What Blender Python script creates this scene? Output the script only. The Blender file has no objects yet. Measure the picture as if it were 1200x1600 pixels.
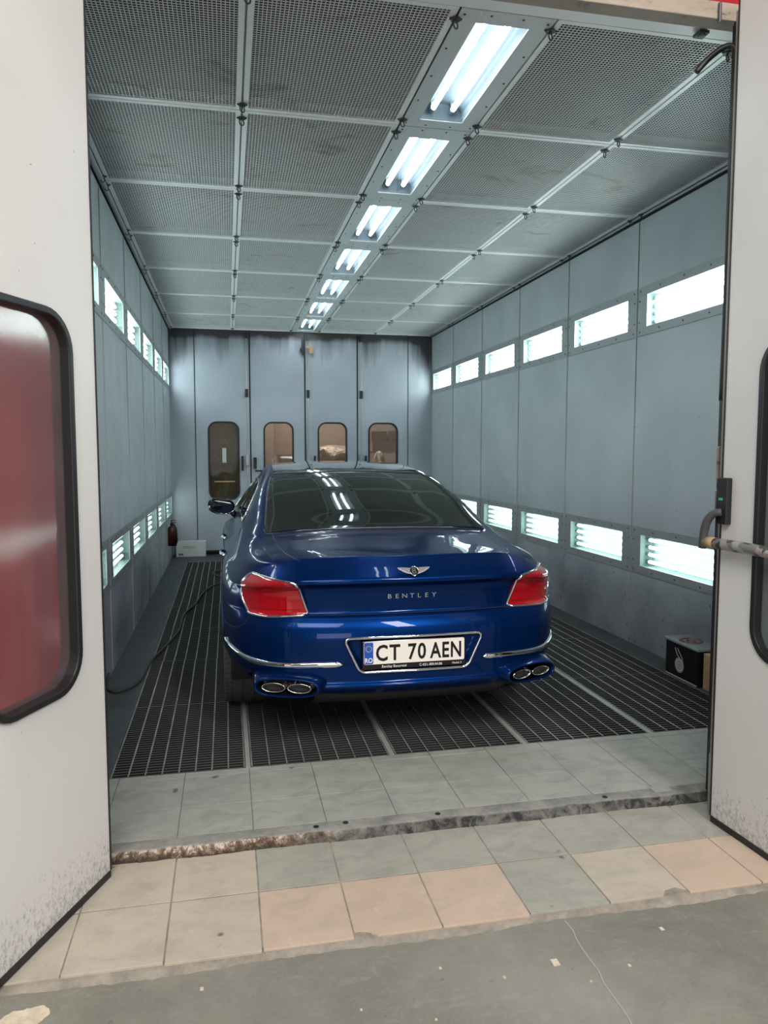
import bpy, math, random
import numpy as np
from mathutils import Matrix, Vector
random.seed(7)
C = bpy.context.scene.collection
sc = bpy.context.scene

# ------------------------------------------------------------------ camera, world, lights, exposure
CAMZ = 1.531
def rotm(p, r, y):
    return Matrix.Rotation(y, 4, 'Z') @ Matrix.Rotation(p, 4, 'X') @ Matrix.Rotation(r, 4, 'Y') @ Matrix.Rotation(math.pi / 2, 4, 'X')
cam = bpy.data.cameras.new('camera'); cam_o = bpy.data.objects.new('camera', cam); C.objects.link(cam_o)
cam_o.matrix_world = Matrix.Translation((0, 0, CAMZ)) @ rotm(-.0807, .0002, -.2075)
cam.sensor_fit = 'VERTICAL'; cam.sensor_height = 24.0; cam.lens = 24.0 * 1161.77 / 1600
cam.clip_start = .05; cam.clip_end = 100
sc.camera = cam_o
sc.view_settings.view_transform = 'Standard'; sc.view_settings.look = 'None'
sc.view_settings.gamma = 1; sc.view_settings.use_curve_mapping = False
sc.view_settings.exposure = 0.0
w = bpy.data.worlds.new('world'); sc.world = w; w.use_nodes = True
w.node_tree.nodes['Background'].inputs[0].default_value = (.95, .97, 1.0, 1)
w.node_tree.nodes['Background'].inputs[1].default_value = .16
def area(name, loc, target, sx, sy, power, col):
    l = bpy.data.lights.new(name, 'AREA'); l.shape = 'RECTANGLE'; l.size = sx; l.size_y = sy; l.energy = power; l.color = col
    o = bpy.data.objects.new(name, l); C.objects.link(o); o.location = loc
    o.rotation_euler = (Vector(target) - Vector(loc)).to_track_quat('-Z', 'Y').to_euler(); return o
area('overhead_softbox', (-1.2, -1.5, 5.2), (-.2, 1.8, 0), 3.0, 2.0, 255, (1, .955, .90))  # unseen softbox added overhead, lights the right leaf and the floor
area('side_softbox', (2.2, -2.0, 4.6), (1.0, 2.6, 0), .5, 3.0, 250, (1, .96, .92))  # softbox added out of view to brighten the left leaf
area('rear_softbox', (-1.0, -7.0, 1.9), (.6, 3, .9), 3.2, 2.6, 150, (1, .96, .91))  # large panel added behind the camera for reflections in the car's tail
area('back_room_lamp', (1.2, 12.4, 3.0), (1.2, 13.2, .8), 3.0, .6, 45, (1, .95, .90))
TUBE_CEIL = 30.0
TUBE_UPPER = 25.0
TUBE_LOWER = 7.0

# ------------------------------------------------------------------ helpers
def tag(o, label=None, cat=None, group=None, kind=None):
    if label: o['label'] = label
    if cat: o['category'] = cat
    if group: o['group'] = group
    if kind: o['kind'] = kind
    return o
def thing(name, label, cat, loc=(0, 0, 0), rz=0, group=None):
    o = bpy.data.objects.new(name, None); C.objects.link(o); o.empty_display_size = .1
    o.location = loc; o.rotation_euler = (0, 0, rz); return tag(o, label, cat, group)

class MB:
    def __init__(s): s.v = []; s.f = []; s.m = []
    def add(s, vs, fs, mi=0):
        n = len(s.v); s.v += [tuple(map(float, q)) for q in vs]
        s.f += [tuple(n + i for i in f) for f in fs]; s.m += [mi] * len(fs)
    def box(s, x0, x1, y0, y1, z0, z1, mi=0):
        s.add([(x0,y0,z0),(x1,y0,z0),(x1,y1,z0),(x0,y1,z0),(x0,y0,z1),(x1,y0,z1),(x1,y1,z1),(x0,y1,z1)],
              [(0,3,2,1),(4,5,6,7),(0,1,5,4),(1,2,6,5),(2,3,7,6),(3,0,4,7)], mi)
    def tube(s, pts, r, n=10, mi=0, closed=False, ry=None, cap=True):
        """swept round (or oval) section along a polyline; ry = second radius"""
        P = [Vector(p) for p in pts]; N = len(P); rings = []
        up = Vector((0, 0, 1))
        prev = None
        for i, p in enumerate(P):
            a = P[(i - 1) % N] if (closed or i > 0) else P[i]
            b = P[(i + 1) % N] if (closed or i < N - 1) else P[i]
            t = (b - a).normalized()
            if prev is None:
                ref = up if abs(t.z) < .95 else Vector((1, 0, 0))
                x = t.cross(ref).normalized()
            else:
                x = (prev - t * prev.dot(t)).normalized()
            prev = x; y = x.cross(t)
            rr = r[i] if isinstance(r, (list, tuple)) else r
            r2 = rr if ry is None else ry
            rings.append([p + x * rr * math.cos(2*math.pi*k/n) + y * r2 * math.sin(2*math.pi*k/n) for k in range(n)])
        vs = [q for R in rings for q in R]; fs = []
        M = N if closed else N - 1
        for i in range(M):
            j = (i + 1) % N
            for k in range(n):
                fs.append((i*n+k, j*n+k, j*n+(k+1) % n, i*n+(k+1) % n))
        if not closed and cap:
            fs.append(tuple(range(n))); fs.append(tuple((N-1)*n + k for k in reversed(range(n))))
        s.add(vs, fs, mi)
    def cyl(s, c, ax, r, L, n=16, mi=0):
        a = Vector(ax).normalized() * L / 2; c = Vector(c); s.tube([c - a, c + a], r, n, mi)
    def lathe(s, prof, n=32, ax='z', c=(0, 0, 0), mi=0):
        """prof: list of (radius, height) revolved"""
        vs = []
        for (r, h) in prof:
            for k in range(n):
                a = 2*math.pi*k/n; p, q = r*math.cos(a), r*math.sin(a)
                vs.append({'z': (p, q, h), 'x': (h, p, q), 'y': (p, h, q)}[ax])
        vs = [(a+c[0], b+c[1], d+c[2]) for a, b, d in vs]
        s.add(vs, [(i*n+k, (i+1)*n+k, (i+1)*n+(k+1) % n, i*n+(k+1) % n) for i in range(len(prof)-1) for k in range(n)], mi)
    def grid(s, G, mi=0, closed=False):
        R, K = len(G), len(G[0])
        s.add([p for r in G for p in r], [(i*K+j, i*K+j+1, (i+1)*K+j+1, (i+1)*K+j) for i in range(R-1) for j in range(K-1)], mi)
    def build(s, name, mats, parent=None, smooth=False, loc=None, rot=None, bevel=0, recalc=True, angle=None):
        me = bpy.data.meshes.new(name); me.from_pydata(s.v, [], s.f)
        for m in (mats if isinstance(mats, (list, tuple)) else [mats]): me.materials.append(m)
        me.polygons.foreach_set('material_index', s.m)
        if recalc:
            import bmesh
            b = bmesh.new(); b.from_mesh(me); bmesh.ops.recalc_face_normals(b, faces=b.faces); b.to_mesh(me); b.free()
        if smooth: me.polygons.foreach_set('use_smooth', [True]*len(me.polygons))
        if angle: me.set_sharp_from_angle(angle=angle)
        me.update()
        o = bpy.data.objects.new(name, me); C.objects.link(o); o.parent = parent
        if loc: o.location = loc
        if rot: o.rotation_euler = rot
        if bevel:
            m = o.modifiers.new('bevel', 'BEVEL'); m.width = bevel; m.segments = 2; m.limit_method = 'ANGLE'
        return o
def copy_tree(o, parent=None):
    c = o.copy(); C.objects.link(c); c.parent = parent
    for ch in o.children: copy_tree(ch, c)
    return c
def struct(o): o['kind'] = 'structure'; return o
def rrect(w, h, r, n=8, cx=0, cy=0):
    pts = []
    for qx, qy, a0 in ((1, 1, 0), (-1, 1, 90), (-1, -1, 180), (1, -1, 270)):
        for k in range(n+1):
            a = math.radians(a0 + 90*k/n)
            pts.append((cx + qx*(w/2-r) + r*math.cos(a), cy + qy*(h/2-r) + r*math.sin(a)))
    return pts
def extrude_poly(mb, pts, to3, d0, d1, mi=0):
    """pts 2D loop, to3(a,b,d)->xyz; closed prism"""
    n = len(pts)
    vs = [to3(a, b, d0) for a, b in pts] + [to3(a, b, d1) for a, b in pts]
    mb.add(vs, [tuple(range(n)), tuple(reversed(range(n, 2*n)))] + [(i, (i+1) % n, n+(i+1) % n, n+i) for i in range(n)], mi)
def holed(mb, W, H, hole, to3, t, mi=0):
    """panel 0..W x 0..H with a rounded hole loop (centred), thickness t"""
    hc = (sum(p[0] for p in hole)/len(hole), sum(p[1] for p in hole)/len(hole)); out = []
    for (a, b) in hole:
        dx, dy = a - hc[0], b - hc[1]; s = 1e9
        if dx > 1e-9: s = min(s, (W-hc[0])/dx)
        if dx < -1e-9: s = min(s, -hc[0]/dx)
        if dy > 1e-9: s = min(s, (H-hc[1])/dy)
        if dy < -1e-9: s = min(s, -hc[1]/dy)
        out.append([hc[0]+dx*s, hc[1]+dy*s])
    for cx, cy in ((0, 0), (W, 0), (W, H), (0, H)):           # snap the nearest to each corner
        k = min(range(len(out)), key=lambda i: (out[i][0]-cx)**2+(out[i][1]-cy)**2); out[k] = [cx, cy]
    n = len(hole); vs = []
    for d in (0, t):
        vs += [to3(a, b, d) for a, b in hole] + [to3(a, b, d) for a, b in out]
    fs = []
    for i in range(n):
        j = (i+1) % n
        fs += [(i, j, n+j, n+i), (2*n+i, 3*n+i, 3*n+j, 2*n+j), (i, 2*n+i, 2*n+j, j), (n+i, n+j, 3*n+j, 3*n+i)]
    mb.add(vs, fs, mi)
def text(name, body, size, mat, parent, M, extrude=.001, spacing=1.0, xs=1.0, bold=0, fit=None):
    cu = bpy.data.curves.new('t', 'FONT'); cu.body = body; cu.size = size; cu.align_x = 'CENTER'; cu.align_y = 'CENTER'
    cu.extrude = extrude; cu.space_character = spacing; cu.offset = bold; cu.resolution_u = 3
    o = bpy.data.objects.new('t', cu); C.objects.link(o)
    bpy.context.view_layer.update()
    me = bpy.data.meshes.new_from_object(o.evaluated_get(bpy.context.evaluated_depsgraph_get()))
    bpy.data.objects.remove(o)
    xsv = [v.co.x for v in me.vertices]; ysv = [v.co.y for v in me.vertices]
    cx = (min(xsv)+max(xsv))/2; cy = (min(ysv)+max(ysv))/2
    if fit: xs = fit/(max(xsv)-min(xsv))
    for v in me.vertices: v.co.x = (v.co.x-cx)*xs; v.co.y -= cy
    me.transform(M); me.materials.clear(); me.materials.append(mat); me.name = name
    r = bpy.data.objects.new(name, me); C.objects.link(r); r.parent = parent; return r

def smooth_pts(P_, n=12):
    out = []
    for i in range(len(P_)-1):
        p0 = P_[max(i-1, 0)]; p1 = P_[i]; p2 = P_[i+1]; p3 = P_[min(i+2, len(P_)-1)]
        for k in range(n):
            t = k/n; out.append(tuple(.5*((2*p1[c])+(-p0[c]+p2[c])*t+(2*p0[c]-5*p1[c]+4*p2[c]-p3[c])*t*t+(-p0[c]+3*p1[c]-3*p2[c]+p3[c])*t**3) for c in range(len(p1))))
    out.append(tuple(P_[-1])); return out

# ------------------------------------------------------------------ materials
def mat(name, col, rough=.5, metal=0, **kw):
    m = bpy.data.materials.new(name); m.use_nodes = True; b = m.node_tree.nodes['Principled BSDF']
    b.inputs['Base Color'].default_value = (*col, 1); b.inputs['Roughness'].default_value = rough; b.inputs['Metallic'].default_value = metal
    for k, v in kw.items(): b.inputs[k.replace('_', ' ')].default_value = v
    return m
def nodes(m): return m.node_tree.nodes, m.node_tree.links, m.node_tree.nodes['Principled BSDF']
def pos(m):
    N, L, b = nodes(m); g = N.new('ShaderNodeNewGeometry'); return g.outputs['Position']
def objc(m):
    N, L, b = nodes(m); g = N.new('ShaderNodeTexCoord'); return g.outputs['Object']
def scaled(m, vec, s):
    N, L, b = nodes(m); k = N.new('ShaderNodeMapping'); k.inputs['Scale'].default_value = s; L.new(vec, k.inputs[0]); return k.outputs[0]
def noise(m, vec, scale, detail=4, rough=.55, dist=0):
    N, L, b = nodes(m); n = N.new('ShaderNodeTexNoise'); n.inputs['Scale'].default_value = scale; n.inputs['Detail'].default_value = detail
    n.inputs['Roughness'].default_value = rough; n.inputs['Distortion'].default_value = dist; L.new(vec, n.inputs['Vector']); return n.outputs['Fac']
def ramp(m, fac, stops):
    N, L, b = nodes(m); r = N.new('ShaderNodeValToRGB'); L.new(fac, r.inputs[0]); e = r.color_ramp.elements
    while len(e) < len(stops): e.new(.5)
    for q, (p, c) in zip(e, stops):
        q.position = p; q.color = (*c, 1) if isinstance(c, (tuple, list)) else (c, c, c, 1)
    return r.outputs[0]
def mix(m, fac, a, c, mode='MIX'):
    N, L, b = nodes(m); x = N.new('ShaderNodeMix'); x.data_type = 'RGBA'; x.blend_type = mode
    if isinstance(fac, (int, float)): x.inputs[0].default_value = fac
    else: L.new(fac, x.inputs[0])
    for i, v in ((6, a), (7, c)):
        if isinstance(v, (tuple, list)): x.inputs[i].default_value = (*v, 1)
        else: L.new(v, x.inputs[i])
    return x.outputs[2]
def math_(m, op, a, b2=None, c=None):
    N, L, b = nodes(m); x = N.new('ShaderNodeMath'); x.operation = op
    for i, v in enumerate((a, b2, c)):
        if v is None: continue
        if isinstance(v, (int, float)): x.inputs[i].default_value = v
        else: L.new(v, x.inputs[i])
    return x.outputs[0]
def sepxyz(m, vec):
    N, L, b = nodes(m); s = N.new('ShaderNodeSeparateXYZ'); L.new(vec, s.inputs[0]); return s.outputs
def maprange(m, v, a, b2, c=0, d=1):
    N, L, b = nodes(m); x = N.new('ShaderNodeMapRange'); L.new(v, x.inputs[0])
    for i, q in enumerate((a, b2, c, d)): x.inputs[i+1].default_value = q
    return x.outputs[0]
def setc(m, col): N, L, b = nodes(m); L.new(col, b.inputs['Base Color'])
def setr(m, r): N, L, b = nodes(m); L.new(r, b.inputs['Roughness'])
def bump(m, h, strength=.3, dist=.01):
    N, L, b = nodes(m); x = N.new('ShaderNodeBump'); x.inputs['Strength'].default_value = strength; x.inputs['Distance'].default_value = dist
    L.new(h, x.inputs['Height']); L.new(x.outputs[0], b.inputs['Normal'])
def emis(name, col, s):
    m = mat(name, (.9, .9, .9)); b = m.node_tree.nodes['Principled BSDF']
    b.inputs['Emission Color'].default_value = (*col, 1); b.inputs['Emission Strength'].default_value = s; return m
def glass(name, tint, refl=.06, trans=1.0, rough=.03, film=None):
    """thin pane: see-through + mirror reflection, optionally a dirty film"""
    m = bpy.data.materials.new(name); m.use_nodes = True; N = m.node_tree.nodes; L = m.node_tree.links; N.clear()
    out = N.new('ShaderNodeOutputMaterial'); t = N.new('ShaderNodeBsdfTransparent'); t.inputs[0].default_value = (*tint, 1)
    g = N.new('ShaderNodeBsdfGlossy'); g.inputs['Roughness'].default_value = rough
    lw = N.new('ShaderNodeLayerWeight'); lw.inputs[0].default_value = .5
    pw = N.new('ShaderNodeMath'); pw.operation = 'POWER'; pw.inputs[1].default_value = 4.0; L.new(lw.outputs['Facing'], pw.inputs[0])
    fr = N.new('ShaderNodeMath'); fr.operation = 'MULTIPLY_ADD'; fr.inputs[1].default_value = .7; fr.inputs[2].default_value = refl; L.new(pw.outputs[0], fr.inputs[0])
    mx = N.new('ShaderNodeMixShader'); L.new(fr.outputs[0], mx.inputs[0]); L.new(t.outputs[0], mx.inputs[1]); L.new(g.outputs[0], mx.inputs[2])
    last = mx.outputs[0]
    if film:
        col, amt = film
        d = N.new('ShaderNodeBsdfDiffuse'); d.inputs[0].default_value = (*col, 1)
        tr = N.new('ShaderNodeBsdfTranslucent'); tr.inputs[0].default_value = (*col, 1)
        a = N.new('ShaderNodeMixShader'); a.inputs[0].default_value = .35; L.new(d.outputs[0], a.inputs[1]); L.new(tr.outputs[0], a.inputs[2])
        no = N.new('ShaderNodeTexNoise'); no.inputs['Scale'].default_value = 6; no.inputs['Detail'].default_value = 6
        mr = N.new('ShaderNodeMapRange'); mr.inputs[1].default_value = .3; mr.inputs[2].default_value = .7; mr.inputs[3].default_value = amt*.75; mr.inputs[4].default_value = amt*1.25
        L.new(no.outputs['Fac'], mr.inputs[0])
        m2 = N.new('ShaderNodeMixShader'); L.new(mr.outputs[0], m2.inputs[0]); L.new(last, m2.inputs[1]); L.new(a.outputs[0], m2.inputs[2]); last = m2.outputs[0]
    L.new(last, out.inputs[0]); return m

# booth wall paint: blue grey enamel, scuffed and chipped low down
def wall_paint(name, col, low=1.0):
    m = mat(name, col, .38); P = pos(m)
    cl = ramp(m, noise(m, P, 1.3, 3), [(.35, tuple(c*.90 for c in col)), (.7, tuple(c*1.06 for c in col))])
    st = ramp(m, noise(m, scaled(m, P, (1, 1, .35)), 2.2, 6, .65), [(.52, 0.0), (.72, .28)])
    cl = mix(m, st, cl, tuple(c*.72 for c in col))
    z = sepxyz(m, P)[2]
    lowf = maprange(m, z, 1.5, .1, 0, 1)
    ch = noise(m, scaled(m, P, (1, 1, .75)), 26, 5, .6)
    thr = math_(m, 'ADD', ch, math_(m, 'MULTIPLY', lowf, .085*low))
    chip = ramp(m, thr, [(.715, 0.0), (.73, 1.0)])
    cl = mix(m, chip, cl, (.035, .04, .045))
    scr = noise(m, scaled(m, P, (1, .35, 5)), 9, 6, .7)
    cl = mix(m, ramp(m, scr, [(.68, 0.0), (.72, .6)]), cl, tuple(c*.42 for c in col))
    cl = mix(m, math_(m, 'MULTIPLY', maprange(m, z, 1.25, .2, 0, .88), maprange(m, noise(m, P, 1.7, 5), .3, .7, .35, 1)), cl, (.078, .088, .118))  # blotchy grime plus painted-in shade: wall colour darkens towards the floor
    setc(m, cl); setr(m, maprange(m, noise(m, P, 5, 4), .3, .7, .3, .5)); return m
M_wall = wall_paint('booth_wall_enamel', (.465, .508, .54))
M_back = mat('back_door_enamel', (.42, .47, .49), .42)
P = pos(M_back); cl = ramp(M_back, noise(M_back, P, 1.2, 3), [(.3, (.345, .37, .43)), (.7, (.43, .455, .515))])
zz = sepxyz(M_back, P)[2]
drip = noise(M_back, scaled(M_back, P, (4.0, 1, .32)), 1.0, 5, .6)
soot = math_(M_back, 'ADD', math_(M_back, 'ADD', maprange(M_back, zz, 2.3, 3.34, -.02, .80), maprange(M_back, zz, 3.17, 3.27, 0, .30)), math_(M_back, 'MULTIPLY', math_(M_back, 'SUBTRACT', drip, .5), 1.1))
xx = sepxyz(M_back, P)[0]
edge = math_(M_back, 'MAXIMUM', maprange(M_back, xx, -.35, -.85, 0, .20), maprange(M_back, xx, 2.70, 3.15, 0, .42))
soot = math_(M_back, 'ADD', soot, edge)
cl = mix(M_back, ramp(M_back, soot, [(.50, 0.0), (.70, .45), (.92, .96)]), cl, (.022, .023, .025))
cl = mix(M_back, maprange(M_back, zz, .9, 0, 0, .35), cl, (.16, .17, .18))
setc(M_back, cl)
M_dark = mat('seam_dark', (.012, .013, .014), .8)
M_rub = mat('black_rubber', (.012, .012, .013), .45)
M_alu = mat('brushed_aluminium', (.40, .42, .42), .42, .75)
M_frame = mat('light_frame_metal', (.33, .35, .36), .45, .35)
M_screw = mat('screw_steel', (.08, .08, .085), .5, .6)
M_grid = mat('galvanised_mesh', (.60, .61, .60), .4, .1); P = pos(M_grid)
setc(M_grid, mix(M_grid, ramp(M_grid, noise(M_grid, scaled(M_grid, P, (1, 1.6, 1)), 2.1, 7, .68, 1.4), [(.58, 0.0), (.68, .6)]), (.70, .715, .71), (.36, .30, .23)))
M_cframe = mat('ceiling_lamp_frame', (.60, .63, .64), .4, .1)
M_bar = mat('ceiling_bar_metal', (.84, .85, .84), .4, .1)
M_filter = mat('ceiling_filter_pad', (.1, .11, .11), .95)
P = pos(M_filter); cl = ramp(M_filter, noise(M_filter, P, 2.0, 4), [(.3, (.035, .04, .04)), (.7, (.06, .064, .062))])
cl = mix(M_filter, ramp(M_filter, noise(M_filter, P, 2.3, 7, .65, 1.2), [(.57, 0.0), (.66, .8)]), cl, (.085, .05, .022)); setc(M_filter, cl)
M_white = mat('lamp_reflector_white', (.085, .11, .135), .5, 0, Specular_IOR_Level=.2)
M_whiteg = mat('wall_lamp_housing', (.24, .34, .32), .35)
M_tubec = emis('ceiling_tube_glow', (.93, .965, 1.0), TUBE_CEIL)
M_tubew = emis('wall_tube_glow', (.93, .985, 1.0), TUBE_UPPER)
M_tubel = emis('lower_wall_tube_glow', (.90, 1.0, .98), TUBE_LOWER)
M_pane = glass('lamp_pane', (.93, .98, .97))
M_grate = mat('floor_grating_steel', (.16, .16, .155), .5, .3)
P = pos(M_grate); setc(M_grate, ramp(M_grate, noise(M_grate, P, 7, 5, .6), [(.3, (.16, .16, .155)), (.7, (.36, .36, .35))]))
M_flank = mat('grating_flank_shade', (.012, .012, .012), .8)  # near-black side faces stand in for the shade between the bars
M_cross = mat('grating_cross_bar', (.24, .24, .235), .55, .2)
M_beam = mat('support_beam_steel', (.33, .33, .32), .6, .1)
M_pit = mat('pit_floor', (.005, .005, .005), .95)
M_strip = mat('side_strip_paint', (.045, .052, .055), .55)
P = pos(M_strip); setc(M_strip, ramp(M_strip, noise(M_strip, P, 4, 6, .6), [(.3, (.032, .038, .042)), (.7, (.065, .072, .074))]))
# tiles
def tile_mat(name, a, b2, dirt):
    m = mat(name, a, .62); P = pos(m)
    cl = ramp(m, noise(m, P, 2.6, 6, .6), [(.3, a), (.7, b2)])
    cl = mix(m, ramp(m, noise(m, scaled(m, P, (1, 1.6, 1)), 7, 7, .7, .6), [(.44, 0.0), (.70, .62)]), cl, dirt)
    cl = mix(m, ramp(m, noise(m, scaled(m, P, (1, .4, 1)), 34, 5, .65, 1.5), [(.63, 0.0), (.70, .38)]), cl, tuple(min(1, c*1.5) for c in a))
    cl = mix(m, ramp(m, noise(m, P, 9, 2, .5), [(.72, 0.0), (.76, .75)]), cl, (.05, .05, .05))
    setc(m, cl); bump(m, noise(m, P, 45, 6, .8), .35, .004); setr(m, maprange(m, noise(m, P, 4, 5), .3, .7, .45, .7)); return m
M_tin = tile_mat('booth_tile_grey', (.31, .315, .285), (.38, .38, .34), (.19, .195, .18))
M_tw = tile_mat('tile_terracotta', (.50, .375, .285), (.56, .435, .34), (.38, .31, .25))
M_tb = tile_mat('tile_beige', (.45, .385, .31), (.51, .44, .365), (.31, .28, .235))
M_tg = tile_mat('tile_grey_dirty', (.32, .31, .265), (.39, .375, .325), (.22, .215, .19))
M_grout = mat('grout', (.16, .155, .14), .9)
M_mortar = mat('light_mortar', (.42, .36, .30), .9)
P = pos(M_mortar); setc(M_mortar, ramp(M_mortar, noise(M_mortar, P, 14, 6, .7), [(.3, (.17, .155, .13)), (.7, (.36, .315, .26))]))
M_conc = mat('workshop_concrete', (.2, .2, .19), .6); P = pos(M_conc)
cl = ramp(M_conc, noise(M_conc, P, 1.6, 6, .62, .4), [(.3, (.16, .15, .125)), (.7, (.27, .25, .215))])
cl = mix(M_conc, ramp(M_conc, noise(M_conc, scaled(M_conc, P, (1, 2.5, 1)), 6, 8, .72, 2), [(.55, 0.0), (.72, .42)]), cl, (.34, .33, .30))
cl = mix(M_conc, ramp(M_conc, noise(M_conc, P, 30, 4, .6), [(.66, 0.0), (.7, .55)]), cl, (.10, .10, .09))
v = M_conc.node_tree.nodes.new('ShaderNodeTexNoise')
cl = mix(M_conc, ramp(M_conc, noise(M_conc, P, 3.3, 9, .75, 3.5), [(.493, 0.0), (.5, .35), (.507, 0.0)]), cl, (.42, .41, .38))
setc(M_conc, cl); setr(M_conc, maprange(M_conc, noise(M_conc, P, 3, 5), .3, .7, .4, .65)); bump(M_conc, noise(M_conc, P, 30, 6, .7), .12, .005)
M_kerb = mat('kerb_concrete', (.25, .25, .235), .75); P = pos(M_kerb)
cl = ramp(M_kerb, noise(M_kerb, P, 9, 7, .7), [(.35, (.17, .17, .155)), (.65, (.31, .30, .275))])
zz = sepxyz(M_kerb, P)[2]; xx = sepxyz(M_kerb, P)[0]
low = maprange(M_kerb, zz, -.003, -.009, 0, 1)
rn = math_(M_kerb, 'ADD', noise(M_kerb, P, 30, 7, .8, .4), maprange(M_kerb, zz, -.004, -.045, .06, -.10))
rust = ramp(M_kerb, rn, [(.38, (.035, .026, .02)), (.47, (.12, .07, .045)), (.54, (.26, .19, .14)), (.60, (.58, .50, .44))])
grey = ramp(M_kerb, noise(M_kerb, P, 16, 6, .7, .8), [(.4, (.02, .02, .02)), (.62, (.17, .17, .155))])
face = mix(M_kerb, maprange(M_kerb, xx, .15, .55), rust, grey)
setc(M_kerb, mix(M_kerb, low, cl, face)); bump(M_kerb, noise(M_kerb, P, 30, 6, .75), .7, .012)
# white door enamel
M_leaf = mat('door_leaf_enamel', (.66, .62, .585), .42); P = pos(M_leaf)
cl = ramp(M_leaf, noise(M_leaf, P, 1.2, 3), [(.3, (.66, .645, .63)), (.7, (.74, .725, .71))])
zz = sepxyz(M_leaf, P)[2]
df = math_(M_leaf, 'ADD', noise(M_leaf, scaled(M_leaf, P, (1, 1, .6)), 75, 8, .85), maprange(M_leaf, zz, .26, -.02, 0, .17))
cl = mix(M_leaf, ramp(M_leaf, df, [(.62, 0.0), (.74, .7)]), cl, (.16, .15, .135))
cl = mix(M_leaf, ramp(M_leaf, noise(M_leaf, P, 26, 3, .5), [(.755, 0.0), (.77, .8)]), cl, (.2, .19, .17))
setc(M_leaf, cl); bump(M_leaf, noise(M_leaf, P, 120, 3, .5), .06, .002)
M_red = mat('front_wall_red_paint', (.32, .012, .016), .6, 0, Specular_IOR_Level=.2)
M_lintel = mat('lintel_beige_paint', (.50, .42, .34), .6)
P = pos(M_lintel); setc(M_lintel, ramp(M_lintel, noise(M_lintel, scaled(M_lintel, P, (1, 1, 3)), 8, 6, .7), [(.33, (.10, .075, .06)), (.42, (.29, .235, .185)), (.7, (.36, .30, .245))]))
M_bronze = mat('jamb_bronze_strip', (.30, .25, .21), .5, .2)
M_gl_front = glass('leaf_window_film', (.9, .82, .82), film=((.50, .40, .42), .17), rough=.12)
M_gl_back = glass('back_window_pane', (.88, .82, .74), film=((.4, .36, .33), .08))
M_gl_amber = glass('back_window_amber', (.40, .34, .22), refl=.02, film=((.13, .11, .07), .62))
M_card = mat('cardboard', (.42, .27, .15), .8)
P = pos(M_card); setc(M_card, ramp(M_card, noise(M_card, scaled(M_card, P, (1, 1, 4)), 12, 4), [(.3, (.38, .245, .13)), (.7, (.46, .31, .18))]))
M_wcard = mat('white_carton', (.55, .56, .55), .6)
M_ink = mat('printed_ink_grey', (.12, .12, .12), .7)
M_black = mat('black_print_card', (.008, .008, .009), .35)
M_foil = mat('silver_foil', (.72, .66, .62), .28, .85); bump(M_foil, noise(M_foil, pos(M_foil), 9, 5, .6, 1.5), .9, .05)
M_cable = mat('cable_rubber', (.035, .035, .034), .6)
M_patch = mat('old_paint_patch', (.62, .52, .38), .75)
P = pos(M_patch); setc(M_patch, ramp(M_patch, noise(M_patch, P, 24, 6, .7), [(.35, (.46, .39, .28)), (.6, (.68, .59, .45))]))
M_steel = mat('rod_steel', (.35, .37, .38), .35, .8)
M_backroom = mat('back_room_plaster', (.46, .40, .37), .8)

# ------------------------------------------------------------------ booth dimensions (metres)
LX, AX, BX, CX, DX, RX = -.765, .108, .962, 1.386, 2.244, 3.118
WL, WR = -.808, 3.153
H = 3.334
YS = [3.04, 4.16, 5.37, 6.58, 7.775, 8.996, 10.216, 11.345]
YF = 2.96
GAP = .004

# floor: pit, side strips, far strip
mb = MB(); mb.box(WL-.06, WR+.06, 3.5, 11.4, -.62, -.60); mb.box(WL-.06, -.60, 3.5, 11.4, -.60, -.001); mb.box(2.99, WR+.06, 3.5, 11.4, -.60, -.001)
mb.box(-.6, 2.99, 3.5, 3.575, -.6, -.03); mb.box(-.6, 2.99, 10.57, 11.4, -.6, -.001)
struct(mb.build('trim_1', M_pit))
mb = MB()
mb.box(WL-.02, -.567, 3.575, 11.40, -.03, 0); mb.box(2.957, WR+.02, 3.575, 11.40, -.03, 0); mb.box(-.567, 2.957, 10.57, 11.40, -.03, .0)
struct(mb.build('trim_2', M_strip, bevel=.003))
# inner tiles: joints every 0.30 m
mb = MB()
xs = [WL-.1, -.52] + [-.22+.3*i for i in range(11)] + [WR+.06]
ys = [YF, 3.21, 3.515, 3.572]
for i in range(len(xs)-1):
    for j in range(3):
        mb.box(xs[i]+.0014, xs[i+1]-.0014, ys[j]+.0014, ys[j+1]-.0014, -.03, random.uniform(-.0008, .0008))
fl = mb.build('floor', M_tin, bevel=.0015); struct(fl)
mb = MB(); mb.box(WL-.1, WR+.06, 2.90, 3.574, -.10, -.0035); g_ = mb.build('floor_grout', M_grout, fl)
# kerb with an uneven broken front face
mb = MB(); n = 420; G = []
x0, x1 = -.62, 2.30
rr = random.Random(3)
off = [0]*n
for i in range(n): off[i] = .6*off[i-1] + rr.uniform(-.003, .003)
for i in range(n):
    x = x0 + (x1-x0)*i/(n-1); o = off[i] + .006*math.sin(x*9)+.004*math.sin(x*23)
    G.append([(x, YF+.001, -.001), (x, 2.903+o*.6, -.001), (x, 2.897+o*.6, -.003), (x, 2.892+o*.7, -.010), (x, 2.888+o*.8+rr.uniform(-.0015, .0015), -.022), (x, 2.883+o*.8+rr.uniform(-.002, .002), -.036), (x, 2.876+o*.4, -.050), (x, 2.876, -.10)])
mb.grid(G)
k = struct(mb.build('trim_3', M_kerb, smooth=True))
for (x, y) in ((.332, 2.928), (.455, 2.936), (.85, 2.93), (1.62, 2.925), (1.90, 2.945)):
    hb = MB(); hb.lathe([(0, .0012), (.011, .0012), (.012, .0006), (.012, 0)], 16, c=(x, y, .0002)); hb.build('bolt_hole', M_dark, k)
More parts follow.
